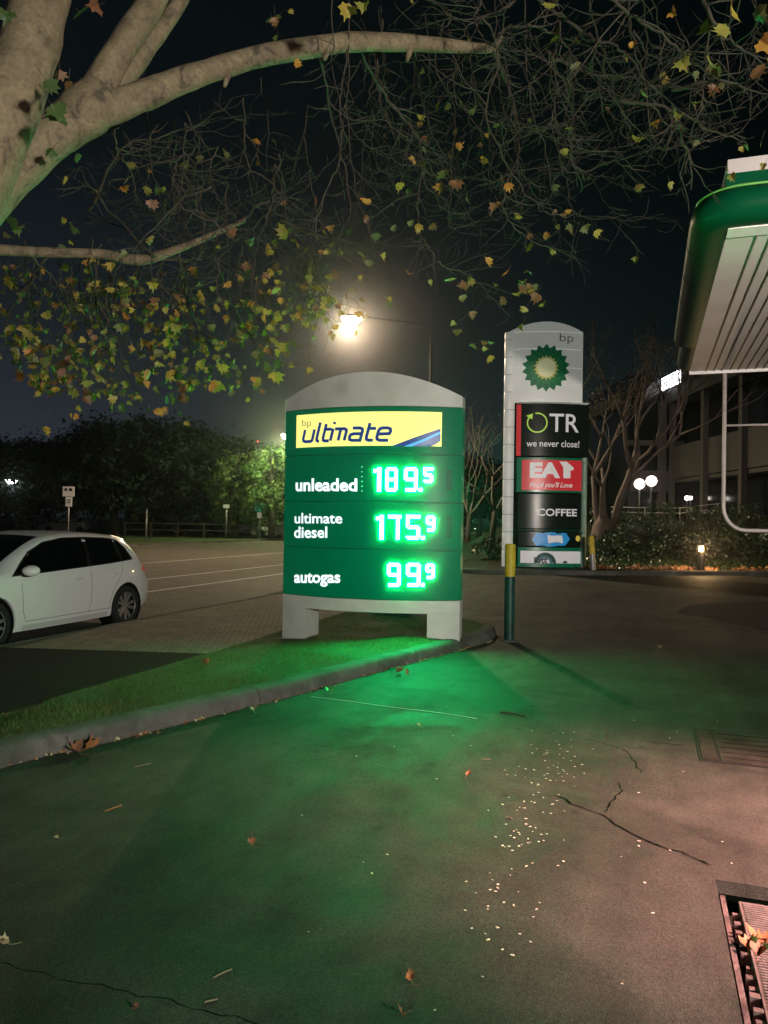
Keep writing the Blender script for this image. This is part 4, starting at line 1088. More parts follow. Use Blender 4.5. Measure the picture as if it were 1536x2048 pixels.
# ================================================================== BUILDING behind on the right
m_bw = mat('office concrete', (0.042, 0.039, 0.036), 0.8, var=0.12, vscale=0.6)
m_bd = mat('office dark glass', (0.006, 0.007, 0.007), 0.15, spec=.25)
bd = empty('office_building', (17.2, 46, 1.6), 0, 'dark office block with pale balcony fronts behind the garden bed', 'building')
mb = MB(); mb.box(.9, 16, -14, 0, 0, 9.0); mb.box(-2.6, 16, .002, 14, 0, 9.0); wl_ = mb.build('wall', m_bd, bd)
def bpart(name, *b, m=m_bw, parent=bd): mb = MB(); mb.box(*b); return mb.build(name, m, parent)
for y0, y1 in ((-14, -9.6), (-9.5, -5.2), (-5.1, -.6)):
    bpart('balcony_front', -.06, .10, y0, y1, 2.75, 4.65)
    bpart('slab', -.0, .9, y0, y1 + .08, 2.50, 2.70)
for yy in (-14.1, -9.55, -5.15, -.5): bpart('column', -.35, -.07, yy - .18, yy + .18, -.2, 9.0)
bpart('roof_edge', -.5, 16.2, -14.3, .4, 7.2, 7.9)
bpart('roof_edge', -3.0, 16.2, .45, 14.3, 7.3, 7.95)
bpart('slab', -2.9, .5, -.45, .0, 4.7, 5.0); bpart('balcony_front', -2.9, -.1, -.55, -.47, 1.95, 3.2)
bpart('column', -.95, -.55, -.6, -.2, -.2, 7.3)
for y0 in (-13.6, -9.2, -4.9): mb = MB(); mb.box(.86, .895, y0, y0 + 3.9, .3, 2.3); mb.build('window', m_bd, bd)
# lit roof sign, seen obliquely
sc_ = Vector((17.2 - .62, 44.6, 9.62)); sgb = empty('roof_sign', sc_, 0, 'bright white lit sign high on the dark office building', 'lit sign')
mb = MB(); mb.box(-.06, .0, -1.45, 1.45, 0, .74); mb.build('light_box', mat('lit sign face', (.9, .9, .9), .3, emit=(1, .97, 1), estr=5.0), sgb)
mb = MB(); rs = random.Random(4)
for k in range(7):
    y = -1.2 + k * .4; P = [(y + rs.uniform(-.1, .1), .1 + .54 * j / 3 + rs.uniform(-.04, .04)) for j in range(4)]
    rb = ribbon2d(P, .07)
    for (l0, r0), (l1, r1) in zip(rb, rb[1:]): mb.quad(*[(-.066, p.x, p.y) for p in (l0, r0, r1, l1)])
mb.build('dark_stroke', m_trim, sgb)
for y in (-1, 1):
    mb = MB(); mb.box(.0, .10, y - .05, y + .05, -.6, .7); mb.build('bracket', m_trim, sgb)
# globe lamps and handrail in front of it
m_globe = mat('globe glass lit', (.9, .9, .9), .3, emit=(1.0, .90, .80), estr=7)
def globe_lamp(px, py, D, r, label):
    c = at(px, py, D); b = Vector((c.x, c.y, bank_z(c.x, c.y) if D < 45 else 1.6)); o = empty('globe_lamp', b, 0, label, 'globe lamp', 'white globe lamps by the office building')
    mb = MB(); mb.tube([Vector((0, 0, -.1)), Vector((0, 0, c.z - b.z - r))], .04, 8); mb.build('pole', m_pole, o, smooth=True)
    mb = MB(); mb.lathe([(r * sin(pi * k / 12) + 1e-4, c.z - b.z - r * cos(pi * k / 12)) for k in range(13)], 20, caps=False); mb.build('globe', m_globe, o, smooth=True)
    return o
globe_lamp(1279, 968, 39.0, .26, 'left of the two large white globe lamps, the lower one')
globe_lamp(1303, 962, 38.0, .26, 'right of the two large white globe lamps, the higher one')
globe_lamp(1374, 996, 43.0, .13, 'small white globe lamp by the building column')
globe_lamp(1381, 996, 44.0, .11, 'smallest globe lamp, close beside another by the building column')
hr = empty('handrail', at(1330, 1020, 35.5), 0, 'thin steel handrail running along the top of the garden bank', 'handrail')
b0 = hr.location.copy()
for dz in (0, -.24):
    mb = MB(); mb.tube([at(q, w - dz * 0, D) + Vector((0, 0, dz)) - b0 for q, w, D in ((1222, 1014, 37), (1275, 1015, 36.5), (1360, 1016, 35.5), (1440, 1007, 33.5))], .022, 6); mb.build('rail', m_steel, hr, smooth=True)
for q, w, D in ((1230, 1014, 37), (1290, 1015, 36.3), (1360, 1016, 35.5), (1436, 1007, 33.5)):
    p = at(q, w, D); mb = MB(); mb.tube([p - b0, Vector((p.x, p.y, bank_z(p.x, p.y) - .05)) - b0], .02, 6); mb.build('post', m_steel, hr, smooth=True)
# garden bollard light
p = gnd(1402, 1141, .12); gl = empty('garden_light', p, 0, 'short dark bollard light glowing amber in the leaf litter', 'garden light')
mb = MB(); mb.lathe([(.10, -.03), (.10, .62)], 14); mb.lathe([(.10, .80), (.11, .81), (.10, .84), (.0, .86)], 14, caps=False); mb.build('post', m_trim, gl, smooth=True, auto=40)
mb = MB(); mb.lathe([(.07, .62), (.075, .72), (.07, .80)], 14); mb.build('lens', mat('amber lens', (.9, .7, .4), .3, emit=(1, .66, .30), estr=14), gl, smooth=True)
lamp_light('amber_light', (0, -.16, .72), gl, 9, (1, .62, .28), .06)

# ================================================================== TREES
def leaf_mats(prefix, cols, trans=0.3, rough=0.55):
    return [mat(f'{prefix} leaf {i}', c, rough, trans=trans, var=0.25, vscale=9) for i, c in enumerate(cols)]
def clump_crown(mb, c, R, nclump, nleaf, size, rnd, mats=3, flat=0.8, shell=0.55):
    """a crown of many small leaf faces gathered in uneven clumps"""
    for _ in range(nclump):
        while True:
            v = Vector((rnd.uniform(-1, 1), rnd.uniform(-1, 1), rnd.uniform(-1, 1)))
            if shell < v.length < 1: break
        cc = c + Vector((v.x * R[0], v.y * R[1], v.z * R[2])); r = rnd.uniform(.55, 1.25) * min(R) * .28; base = rnd.randrange(mats)
        for _ in range(nleaf):
            d = Vector((rnd.gauss(0, 1), rnd.gauss(0, 1), rnd.gauss(0, .75))); p = cc + d * (r * .55)
            n = (d + Vector((rnd.uniform(-1, 1), rnd.uniform(-1, 1), rnd.uniform(0, 1.4)))).normalized()
            t = n.orthogonal().normalized(); b = n.cross(t); a = rnd.uniform(0, 2*pi); t, b = t * cos(a) + b * sin(a), b * cos(a) - t * sin(a)
            s = size * rnd.uniform(.6, 1.3)
            mb.poly([p - t * s, p - b * s * .55, p + t * s, p + b * s * .55], base if rnd.random() < .7 else rnd.randrange(mats))
m_bark = mat('dark bark', (0.05, 0.042, 0.034), 0.9, var=0.3, vscale=6, bump=0.4, bscale=20)
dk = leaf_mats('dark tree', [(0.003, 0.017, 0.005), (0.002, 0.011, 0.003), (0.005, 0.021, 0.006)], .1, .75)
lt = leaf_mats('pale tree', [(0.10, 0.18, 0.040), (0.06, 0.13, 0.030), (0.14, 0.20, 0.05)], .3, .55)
GRP_FAR = 'trees beyond the road'
def far_tree(mats, H, Rx, seed, nl=95, leafs=.20, ncl=110):
    rnd = random.Random(seed)
    t = empty('leafy_tree', (0, 0, 0))
    mb = MB(); mb.tube([Vector((0, 0, -.2)), Vector((.1, 0, H * .25)), Vector((0, .1, H * .55)), Vector((-.1, 0, H * .85))], [.32, .26, .16, .05], 8)
    for k in range(6):
        a = rnd.uniform(0, 2*pi); z0 = H * rnd.uniform(.2, .5); mb.tube([Vector((0, 0, z0)), Vector((cos(a), sin(a), 0)) * Rx * .35 + Vector((0, 0, z0 + H * .15)), Vector((cos(a), sin(a), 0)) * Rx * .7 + Vector((0, 0, z0 + H * .28))], [.12, .08, .03], 6)
    mb.build('trunk', m_bark, t, smooth=True)
    mb = MB(); clump_crown(mb, Vector((0, 0, H * .56)), (Rx, Rx, H * .42), ncl, nl, leafs, rnd)
    mb.build('crown', mats, t); return t
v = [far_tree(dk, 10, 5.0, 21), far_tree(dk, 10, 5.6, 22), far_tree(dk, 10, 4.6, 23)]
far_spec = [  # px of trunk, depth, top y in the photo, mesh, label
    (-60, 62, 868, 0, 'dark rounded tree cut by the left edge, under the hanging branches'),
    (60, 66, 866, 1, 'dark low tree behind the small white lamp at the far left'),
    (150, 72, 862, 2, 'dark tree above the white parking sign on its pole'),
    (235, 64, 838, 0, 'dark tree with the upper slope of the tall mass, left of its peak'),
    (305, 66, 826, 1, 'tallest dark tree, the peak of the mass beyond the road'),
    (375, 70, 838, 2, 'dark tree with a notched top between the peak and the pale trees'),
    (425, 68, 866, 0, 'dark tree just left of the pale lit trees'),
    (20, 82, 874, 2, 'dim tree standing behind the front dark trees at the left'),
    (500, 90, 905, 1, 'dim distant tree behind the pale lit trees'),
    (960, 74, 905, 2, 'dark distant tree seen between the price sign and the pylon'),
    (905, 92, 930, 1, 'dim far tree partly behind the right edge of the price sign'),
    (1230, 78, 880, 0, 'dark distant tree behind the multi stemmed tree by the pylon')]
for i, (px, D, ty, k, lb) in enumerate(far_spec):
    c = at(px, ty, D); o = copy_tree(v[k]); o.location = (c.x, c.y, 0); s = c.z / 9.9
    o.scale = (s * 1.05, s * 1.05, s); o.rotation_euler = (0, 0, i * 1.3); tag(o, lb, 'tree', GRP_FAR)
for o in v:
    for ch in list(o.children): bpy.data.objects.remove(ch)
    bpy.data.objects.remove(o)
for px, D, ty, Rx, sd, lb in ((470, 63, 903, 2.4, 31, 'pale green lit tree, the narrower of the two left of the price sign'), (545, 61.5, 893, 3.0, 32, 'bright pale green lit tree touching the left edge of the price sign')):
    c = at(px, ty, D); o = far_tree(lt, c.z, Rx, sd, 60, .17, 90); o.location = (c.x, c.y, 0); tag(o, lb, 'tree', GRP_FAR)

# ---- a branching helper for bare and leafing trees
def grow(mb, p, d, L, r, depth, rnd, tips, bend=.25, split=(2, 3), shrink=.72, up=.1, sides=6, minr=.004):
    n = 4; pts = [p]; dd = d.normalized()
    for i in range(n):
        dd = (dd + Vector((rnd.gauss(0, bend), rnd.gauss(0, bend), rnd.gauss(0, bend) + up)) * .5).normalized(); pts.append(pts[-1] + dd * L / n)
    mb.tube(pts, [max(minr, r * (1 - .45 * i / n)) for i in range(n + 1)], sides if depth > 1 else 4)
    if depth == 0: tips.append((pts[-1], dd)); tips.append((pts[2], dd)); return
    for k in range(rnd.randint(*split)):
        ax = Vector((rnd.gauss(0, 1), rnd.gauss(0, 1), rnd.gauss(0, .6))).normalized()
        q = (dd + ax * rnd.uniform(.35, .8)).normalized()
        grow(mb, pts[-1] if k < 2 else pts[rnd.choice((2, 3))], q, L * shrink * rnd.uniform(.8, 1.15), r * .55, depth - 1, rnd, tips, bend, split, shrink, up, sides, minr)
def small_leaves(mb, tips, n, size, rnd, mats):
    for _ in range(n):
        p, d = rnd.choice(tips); p = p + Vector((rnd.gauss(0, .12), rnd.gauss(0, .12), rnd.gauss(0, .1)))
        t = Vector((rnd.gauss(0, 1), rnd.gauss(0, 1), rnd.gauss(0, .7))).normalized(); b = t.orthogonal().normalized() * .5; s = size * rnd.uniform(.6, 1.3)
        mb.poly([p - t * s, p - b * s, p + t * s, p + b * s], rnd.randrange(mats))
# multi stemmed tree right of the pylon
rnd = random.Random(8); bp = at(1206, 1066, 29.0)
tr = empty('multi_stem_tree', (bp.x, bp.y, bank_z(bp.x, bp.y)), 0, 'smooth barked tree with several spreading stems right of the pylon sign', 'tree')
tb = MB(); tips = []
h0 = bp.z - bank_z(bp.x, bp.y)
base = Vector((0, 0, h0))
tb.tube([Vector((0, 0, -.1)), Vector((0, 0, h0 * .5)), base + Vector((0, 0, .3)), base + Vector((0, 0, .7))], [.72, .50, .38, .15], 12)
tl = MB()
for dx, dz, dep, L, r in ((-.28, 1, 0, 2.2, .19), (.45, 1, -.2, 2.6, .22), (.85, 1, .2, 2.9, .18), (.15, 1, .5, 2.6, .16), (-.05, 1, -.3, 1.8, .12)):
    grow(tl, base + Vector((dx * .3, 0, .05)), Vector((dx, dep, dz)), L, r * .8, 5, rnd, tips, .22, (2, 3), .74, .10)
tb.build('trunk', mat('smooth brown bark', (0.075, 0.052, 0.040), 0.75, var=0.3, vscale=2.2, bump=.3, bscale=8), tr, smooth=True)
tl.build('limbs', MATS['smooth brown bark'], tr, smooth=True)
mb = MB(); small_leaves(mb, tips, 1500, .07, rnd, 3); mb.build('leaves', leaf_mats('stem tree', [(0.13, 0.14, 0.06), (0.20, 0.12, 0.06), (0.09, 0.10, 0.05)], .2), tr)
# bare twiggy trees in the gap between sign and pylon
for px, D, sd, lb, L in ((985, 33, 41, 'bare twiggy tree just left of the tall pylon', 2.6), (935, 46, 42, 'bare tree rising behind the right edge of the price sign', 3.2)):
    rnd = random.Random(sd); c = at(px, 1080, D); o = empty('bare_tree', (c.x, c.y, 0), 0, lb, 'tree')
    tb = MB(); tips = []; tb.tube([Vector((0, 0, -.1)), Vector((0, 0, 1.1)), Vector((.1, 0, 2.2))], [.16, .13, .11], 8)
    tb.build('trunk', m_bark, o, smooth=True); tl = MB()
    for dx in (-.6, -.2, .3, .7): grow(tl, Vector((.08, 0, 1.8 + .3 * abs(dx))), Vector((dx, rnd.uniform(-.5, .5), 1)), L * .7, .07, 4, rnd, tips, .3, (2, 3), .76, .08, 5, .006)
    tl.build('limbs', mat('grey twig bark', (0.11, 0.10, 0.085), .85), o, smooth=True)

# ---- shrubs and ground cover of the garden bed
sh = leaf_mats('shrub', [(0.035, 0.065, 0.022), (0.022, 0.045, 0.016), (0.05, 0.08, 0.03)], .15, .35)
rnd = random.Random(77)
for px, D, W_, H_, lb in ((1215, 28.5, 1.2, 1.0, 'glossy dark shrub at the foot of the multi stemmed tree'), (1262, 27.8, 1.3, 1.15, 'glossy dark shrub second from the multi stemmed tree'), (1315, 27.6, 1.3, 1.05, 'low dark shrub between the tree and the amber garden light'),
                          (1365, 28.2, 1.4, 1.25, 'dark shrub just left of the amber garden light'), (1425, 28.5, 1.5, 1.25, 'dark shrub just right of the amber garden light'), (1490, 28.4, 1.6, 1.3, 'dark shrub below the rounded tube frame'),
                          (1560, 28.2, 1.6, 1.3, 'dark shrub cut by the right edge of the view'), (1240, 31.0, 1.7, 1.3, 'upper bank shrub behind the multi stemmed tree'), (1330, 31.5, 1.9, 1.3, 'upper bank shrub below the two large globe lamps'),
                          (1420, 31.5, 1.9, 1.35, 'upper bank shrub below the handrail end'), (1510, 31.5, 2.0, 1.4, 'upper bank shrub behind the tube frame'), (985, 30.0, 1.0, .9, 'small dark shrub left of the pylon base')):
    x = (px - 768) / F * D; y = D; z = bank_z(x, y) if px > 1000 else .1
    o = empty('shrub', (x, y, z), 0, lb, 'shrub', 'shrubs of the garden bed')
    mb = MB(); clump_crown(mb, Vector((0, 0, H_ * .45)), (W_, W_ * .8, H_ * .55), 34, 46, .062, rnd, 3, shell=.2); mb.build('foliage', sh, o)
    mb = MB()
    for k in range(5): a = k * 1.25; mb.tube([Vector((0, 0, -.05)), Vector((cos(a) * W_ * .4, sin(a) * W_ * .3, H_ * .6))], [.03, .012], 5)
    mb.build('stems', m_bark, o)
mb = MB()
for _ in range(5200):
    x = rnd.uniform(6.2, 15); y = 25.5 + abs(rnd.gauss(0, 1)) * 1.6; z = bank_z(x, y) + rnd.uniform(.0, .30) * min(1, (y - 25.2) / 1.0)
    t = Vector((rnd.gauss(0, 1), rnd.gauss(0, 1), rnd.gauss(0, .5))).normalized(); b = t.orthogonal().normalized() * .6; s = rnd.uniform(.03, .075); p = Vector((x, y, z))
    mb.poly([p - t * s, p - b * s, p + t * s, p + b * s], rnd.randrange(3))
tag(mb.build('ground_cover', sh), 'low green leaves covering the garden bed', 'ground cover', kind='stuff')
mb = MB()
for _ in range(1500):
    x = rnd.uniform(6.6, 15); y = 25.32 + abs(rnd.gauss(0, .35)); z = .125 + abs(rnd.gauss(0, .05))
    if sin(x * 2.1) + sin(x * 5.3 + 1) < rnd.uniform(-1.6, 1.0): continue
    t = Vector((rnd.gauss(0, 1), rnd.gauss(0, 1), rnd.gauss(0, .4))).normalized(); b = t.orthogonal().normalized() * .7; s = rnd.uniform(.04, .10); p = Vector((x, y, z))
    mb.poly([p - t * s, p - b * s, p + t * s, p + b * s], rnd.randrange(3))
tag(mb.build('leaf_litter', [mat('litter a', (0.30, 0.12, 0.05), .7), mat('litter b', (0.20, 0.09, 0.04), .7), mat('litter c', (0.36, 0.20, 0.09), .7)]), 'orange brown dead leaves heaped along the garden kerb', 'leaf litter', kind='stuff')

# ================================================================== PLANE TREE overhead
def plane_bark():
    m = bpy.data.materials.new('plane bark'); m.use_nodes = True; nd, ln = m.node_tree.nodes, m.node_tree.links
    p = nd['Principled BSDF']; p.inputs['Roughness'].default_value = .82; t = nd.new('ShaderNodeTexCoord')
    def noise(sc, det, dist=0.0, rg=.6):
        n = nd.new('ShaderNodeTexNoise'); n.inputs['Scale'].default_value = sc; n.inputs['Detail'].default_value = det; n.inputs['Distortion'].default_value = dist; n.inputs['Roughness'].default_value = rg
        ln.new(t.outputs['Object'], n.inputs['Vector']); return n
    n1 = noise(6.5, 9, 1.2, .62); r = nd.new('ShaderNodeValToRGB'); cr_ = r.color_ramp
    cr_.elements[0].position = .36; cr_.elements[0].color = (.060, .046, .030, 1); cr_.elements[1].position = .66; cr_.elements[1].color = (.215, .165, .10, 1)
    for q, c in ((.42, (.135, .10, .062, 1)), (.47, (.15, .115, .07, 1)), (.50, (.165, .125, .075, 1)), (.58, (.18, .14, .085, 1)), (.61, (.20, .155, .095, 1))):
        e = cr_.elements.new(q); e.color = c
    ln.new(n1.outputs['Fac'], r.inputs[0]); n2 = noise(45, 6); mx = nd.new('ShaderNodeMix'); mx.data_type = 'RGBA'; mx.blend_type = 'MULTIPLY'; mx.inputs['Factor'].default_value = 1
    rr = nd.new('ShaderNodeMapRange'); rr.inputs['From Min'].default_value = .3; rr.inputs['From Max'].default_value = .7; rr.inputs['To Min'].default_value = .7; rr.inputs['To Max'].default_value = 1.2
    ln.new(n2.outputs['Fac'], rr.inputs['Value']); ln.new(r.outputs[0], mx.inputs['A']); ln.new(rr.outputs[0], mx.inputs['B']); ln.new(mx.outputs['Result'], p.inputs['Base Color'])
    ad = nd.new('ShaderNodeMath'); ad.operation = 'MULTIPLY_ADD'; ad.inputs[1].default_value = .25; ln.new(n2.outputs['Fac'], ad.inputs[0]); ln.new(r.outputs[0], ad.inputs[2])
    b_ = nd.new('ShaderNodeBump'); b_.inputs['Strength'].default_value = .7; b_.inputs['Distance'].default_value = .03; ln.new(ad.outputs[0], b_.inputs['Height']); ln.new(b_.outputs[0], p.inputs['Normal'])
    return m
m_plane = plane_bark()
m_twig = mat('plane twig', (0.044, 0.035, 0.024), 0.85, var=.25, vscale=3)
pl_leaf = leaf_mats('plane', [(0.38, 0.26, 0.045), (0.25, 0.20, 0.045), (0.44, 0.19, 0.04), (0.20, 0.085, 0.04), (0.06, 0.095, 0.028), (0.13, 0.125, 0.04)], .35, .55)
LEAF = [(0, 1.0), (.10, .70), (.20, .62), (.42, .74), (.38, .50), (.50, .36), (.72, .30), (.52, .12), (.44, -.06), (.22, -.02), (.05, -.10)]
LEAF = LEAF + [(-x, y) for x, y in reversed(LEAF[1:])]
def plane_leaf(mb, p, tip, nrm, size, mi, rnd, curl=None, fold=None):
    """lobed leaf hanging from p toward tip"""
    y = tip.normalized(); x = y.cross(nrm)
    if x.length < 1e-3: x = y.orthogonal()
    x.normalize(); z = x.cross(y); f = rnd.uniform(-.1, .8) if fold is None else fold; c = rnd.uniform(-.6, .6) if curl is None else curl
    i0 = len(mb.v); tw = rnd.uniform(-.25, .25); asp = rnd.uniform(.62, 1.08); sk = rnd.uniform(-.22, .22)
    mb.vert(p + y * size * .35)
    for a, b in LEAF:
        a, b = a * asp * rnd.uniform(.82, 1.12) + sk * b, b * rnd.uniform(.86, 1.08); mb.vert(p + x * a * size + y * b * size + z * size * (f * abs(a) + c * b * b + tw * a * b))
    n = len(LEAF)
    for k in range(n): mb.face((i0, i0 + 1 + k, i0 + 1 + (k + 1) % n), mi)
pt_base = Vector((-3.35, 3.2, 0.0))
ptree = empty('plane_tree', pt_base, 0, 'big plane tree leaning in from the left with autumn leaves and hanging twigs', 'tree')
rnd = random.Random(101)
def limb(mb, px, sides=14, wob=.03, nsub=5):
    pts = spline([at(a, b, d) - pt_base for a, b, d, r in px], nsub); rr = spline([(r * d / F, 0, 0) for a, b, d, r in px], nsub)
    rad = [max(.002, q.x) * (1 + .022 * sin(i * 1.3) + .035 * sin(i * .45 + 2)) for i, q in enumerate(rr)]
    mb.tube(pts, rad, sides, rnd=rnd, wob=wob); return pts, rad
# px, py, depth, radius in photo pixels
LIMB_A = [(-330, 1060, 3.3, 120), (-180, 700, 3.5, 95), (-75, 400, 3.7, 76), (10, 215, 3.8, 64), (58, 95, 3.9, 58), (88, -40, 4.0, 54), (120, -200, 4.2, 48)]
LIMB_B = [(-320, 900, 3.7, 100), (-180, 620, 3.9, 72), (-60, 425, 4.1, 54), (40, 328, 4.2, 45), (110, 268, 4.25, 44), (168, 225, 4.3, 48), (205, 195, 4.35, 45)]
B1 = [(175, 235, 4.3, 42), (212, 150, 4.35, 32), (250, 85, 4.4, 28), (295, 20, 4.5, 26), (345, -60, 4.6, 22)]
B2 = [(205, 200, 4.38, 26), (262, 140, 4.5, 20), (310, 75, 4.6, 17), (355, 10, 4.7, 15), (400, -70, 4.8, 12)]
B3 = [(150, 238, 4.3, 34), (215, 218, 4.35, 33), (290, 190, 4.45, 28), (365, 160, 4.55, 24), (450, 132, 4.7, 22), (540, 108, 4.85, 20), (640, 92, 5.0, 19), (700, 84, 5.1, 19), (800, 85, 5.25, 16), (900, 92, 5.4, 13), (975, 97, 5.49, 9), (992, 90, 5.5, 6), (1004, 74, 5.52, 3.5)]
C0 = [(-300, 540, 5.0, 22), (-120, 492, 5.2, 14), (0, 500, 5.4, 11), (100, 505, 5.6, 10), (200, 508, 5.8, 10), (280, 520, 6.0, 11), (350, 500, 6.1, 8), (420, 472, 6.2, 6), (490, 440, 6.3, 4)]
tmb = MB(); tmb.tube(spline([Vector((0, 0, -.1)), Vector((.02, .02, .9)), at(-330, 1060, 3.3) - pt_base + Vector((-.3, .1, 0)), at(-240, 850, 3.4) - pt_base], 5), [.36 - .006 * i for i in range(16)], 16, rnd=rnd, wob=.03)
tmb.build('trunk', m_plane, ptree, smooth=True)
paths = []
for L_ in (LIMB_A, LIMB_B, B1, B2, B3, C0):
    mb = MB(); paths.append(limb(mb, L_)); 
    if L_ is B3:
        for (a, b, d, r) in ((655, 96, 5.0, 9), (820, 98, 5.28, 8), (455, 150, 4.7, 8)):
            mb.tube([at(a, b, d) - pt_base, at(a - 6, b + 24, d) - pt_base], [r * d / F, r * .4 * d / F], 8)
    mb.build('limb', m_plane, ptree, smooth=True)
tw = MB(); lv = MB(); tips = []
def strand(px, r0=4.0, sub=1.0, leafp=.25, sides=6):
    """a long twig through photo points (px, py, depth), with side twigs"""
    P = spline([at(a, b, d) - pt_base for a, b, d in px], 6)
    P = [p + Vector((rnd.gauss(0, .008), rnd.gauss(0, .01), rnd.gauss(0, .008))) for p in P]
    d0 = px[0][2]; R = [max(.0016, r0 * d0 / F * (1 - .8 * i / (len(P) - 1))) for i in range(len(P))]
    tw.tube(P, R, sides)
    for i in range(2, len(P)):
        if rnd.random() < .38 * sub: side_twig(P[i], (P[i] - P[i-1]).normalized(), rnd.uniform(.15, .55), R[i] * .7, leafp)
    tips.append((P[-1], (P[-1] - P[-2]).normalized()))
    if rnd.random() < leafp: hang_leaf(P[-1])
def side_twig(p, d, L, r, leafp, lvl=0):
    ax = Vector((rnd.gauss(0, 1), rnd.gauss(0, 1), rnd.gauss(0, .6))).normalized(); q = (d * .6 + ax * .8).normalized(); P = [p]; n = 5
    for i in range(n): q = (q + Vector((rnd.gauss(0, .22), rnd.gauss(0, .22), rnd.gauss(.03, .22)))).normalized(); P.append(P[-1] + q * L / n)
    tw.tube(P, [max(.0013, r * (1 - .6 * i / n)) for i in range(n + 1)], 4)
    if lvl < 1:
        for i in (2, 3, 4):
            if rnd.random() < .55: side_twig(P[i], q, L * .5, r * .6, leafp, lvl + 1)
    if rnd.random() < leafp: hang_leaf(P[-1])
def cluster(p, n):
    """a few leaves on one shoot"""
    for k in range(n):
        q = p + Vector((rnd.gauss(0, .07), rnd.gauss(0, .07), rnd.gauss(0, .06))); tw.tube([p, (p + q) / 2 + Vector((0, 0, .02)), q], .002, 3); hang_leaf(q, rnd.uniform(.04, .11))
def hang_leaf(p, size=None, mi=None):
    t = Vector((rnd.gauss(0, .6), rnd.gauss(0, .6), -1 + rnd.gauss(0, .4))); nn = Vector((rnd.gauss(0, 1), -1 + rnd.gauss(0, .8), rnd.gauss(0, .6)))
    s = size or rnd.uniform(.05, .085); st = p + t.normalized() * rnd.uniform(.03, .07)
    tw.tube([p, st], .0016, 3); plane_leaf(lv, st, t, nn, s, rnd.choices(range(6), (4, 3, 2.4, 2.6, 1.0, 3))[0] if mi is None else mi, rnd)
# drawn-in long twigs of the photo
for st in (
    [(985, 100, 5.5), (992, 78, 5.5), (1010, 58, 5.5), (1045, 50, 5.55), (1085, 60, 5.6), (1122, 80, 5.6), (1140, 105, 5.7), (1180, 150, 5.8), (1240, 200, 6.0)],
    [(1000, -40, 5.0), (1090, 10, 5.0), (1180, 70, 5.0), (1250, 105, 5.1), (1300, 165, 5.1), (1345, 210, 5.2), (1400, 250, 5.3)],
    [(1180, -30, 4.6), (1250, 20, 4.6), (1320, 70, 4.6), (1380, 115, 4.7), (1420, 150, 4.7)],
    [(840, -20, 5.6), (900, 30, 5.6), (880, 66, 5.6)], [(1060, -20, 5.4), (1000, 20, 5.4), (950, 40, 5.4), (920, 80, 5.4)],
    [(720, 98, 5.2), (768, 190, 5.8), (815, 245, 6.0), (840, 290, 6.0), (846, 340, 6.0), (836, 400, 6.0), (838, 460, 6.1), (860, 500, 6.2), (890, 535, 6.3), (930, 545, 6.3), (975, 585, 6.4), (1018, 630, 6.5)],
    [(985, 100, 5.5), (1015, 170, 5.7), (1030, 240, 5.8), (1040, 300, 5.9), (1015, 360, 6.0), (1010, 420, 6.1), (1045, 470, 6.2), (1110, 500, 6.3)],
    [(1090, 105, 5.7), (1160, 140, 5.8), (1230, 155, 5.9), (1270, 155, 6.0)],
    [(1345, 215, 5.3), (1370, 290, 5.5), (1385, 340, 5.6), (1378, 380, 5.7)], [(1240, 200, 6.0), (1330, 215, 6.0), (1420, 260, 6.1), (1500, 290, 6.2)],
    [(1140, 105, 5.7), (1145, 220, 6.0), (1140, 300, 6.1), (1165, 340, 6.2), (1230, 325, 6.3), (1300, 345, 6.4)],
    [(490, 440, 6.3), (520, 410, 6.3), (555, 405, 6.4), (585, 425, 6.4)], [(290, 520, 6.0), (370, 520, 6.2), (430, 518, 6.3), (480, 545, 6.4), (520, 565, 6.5), (590, 590, 6.6)],
    [(310, 515, 6.0), (200, 400, 5.6), (160, 330, 5.2)], [(180, 420, 5.8), (240, 300, 5.6), (330, 270, 5.5), (420, 245, 5.5)], [(230, 250, 4.6), (232, 300, 4.8), (260, 340, 5.0), (275, 400, 5.2)],
    [(60, 505, 5.5), (130, 600, 6.0), (140, 690, 6.3), (150, 740, 6.5)], [(180, 510, 5.8), (200, 640, 6.4), (230, 720, 6.8), (280, 790, 7.0)], [(100, 510, 5.6), (20, 620, 5.9), (5, 720, 6.2)],
    [(430, 520, 6.3), (470, 620, 6.8), (520, 700, 7.2), (590, 730, 7.4), (640, 720, 7.5)], [(360, 505, 6.1), (380, 620, 6.6), (420, 690, 6.9), (470, 760, 7.0)],
    [(560, 440, 6.4), (640, 480, 6.6), (720, 540, 6.8), (780, 600, 7.0)], [(640, 110, 5.0), (660, 220, 5.6), (690, 330, 6.0), (700, 430, 6.2), (665, 480, 6.4)],
    [(1340, 180, 5.2), (1440, 160, 5.0), (1540, 190, 5.0)], [(1400, -20, 4.4), (1440, 60, 4.4), (1500, 110, 4.4), (1545, 150, 4.4)],
    ): strand(st, 4.2 if st[0][1] < 0 or st[0][0] > 980 else 3.2, 1.5, .04)
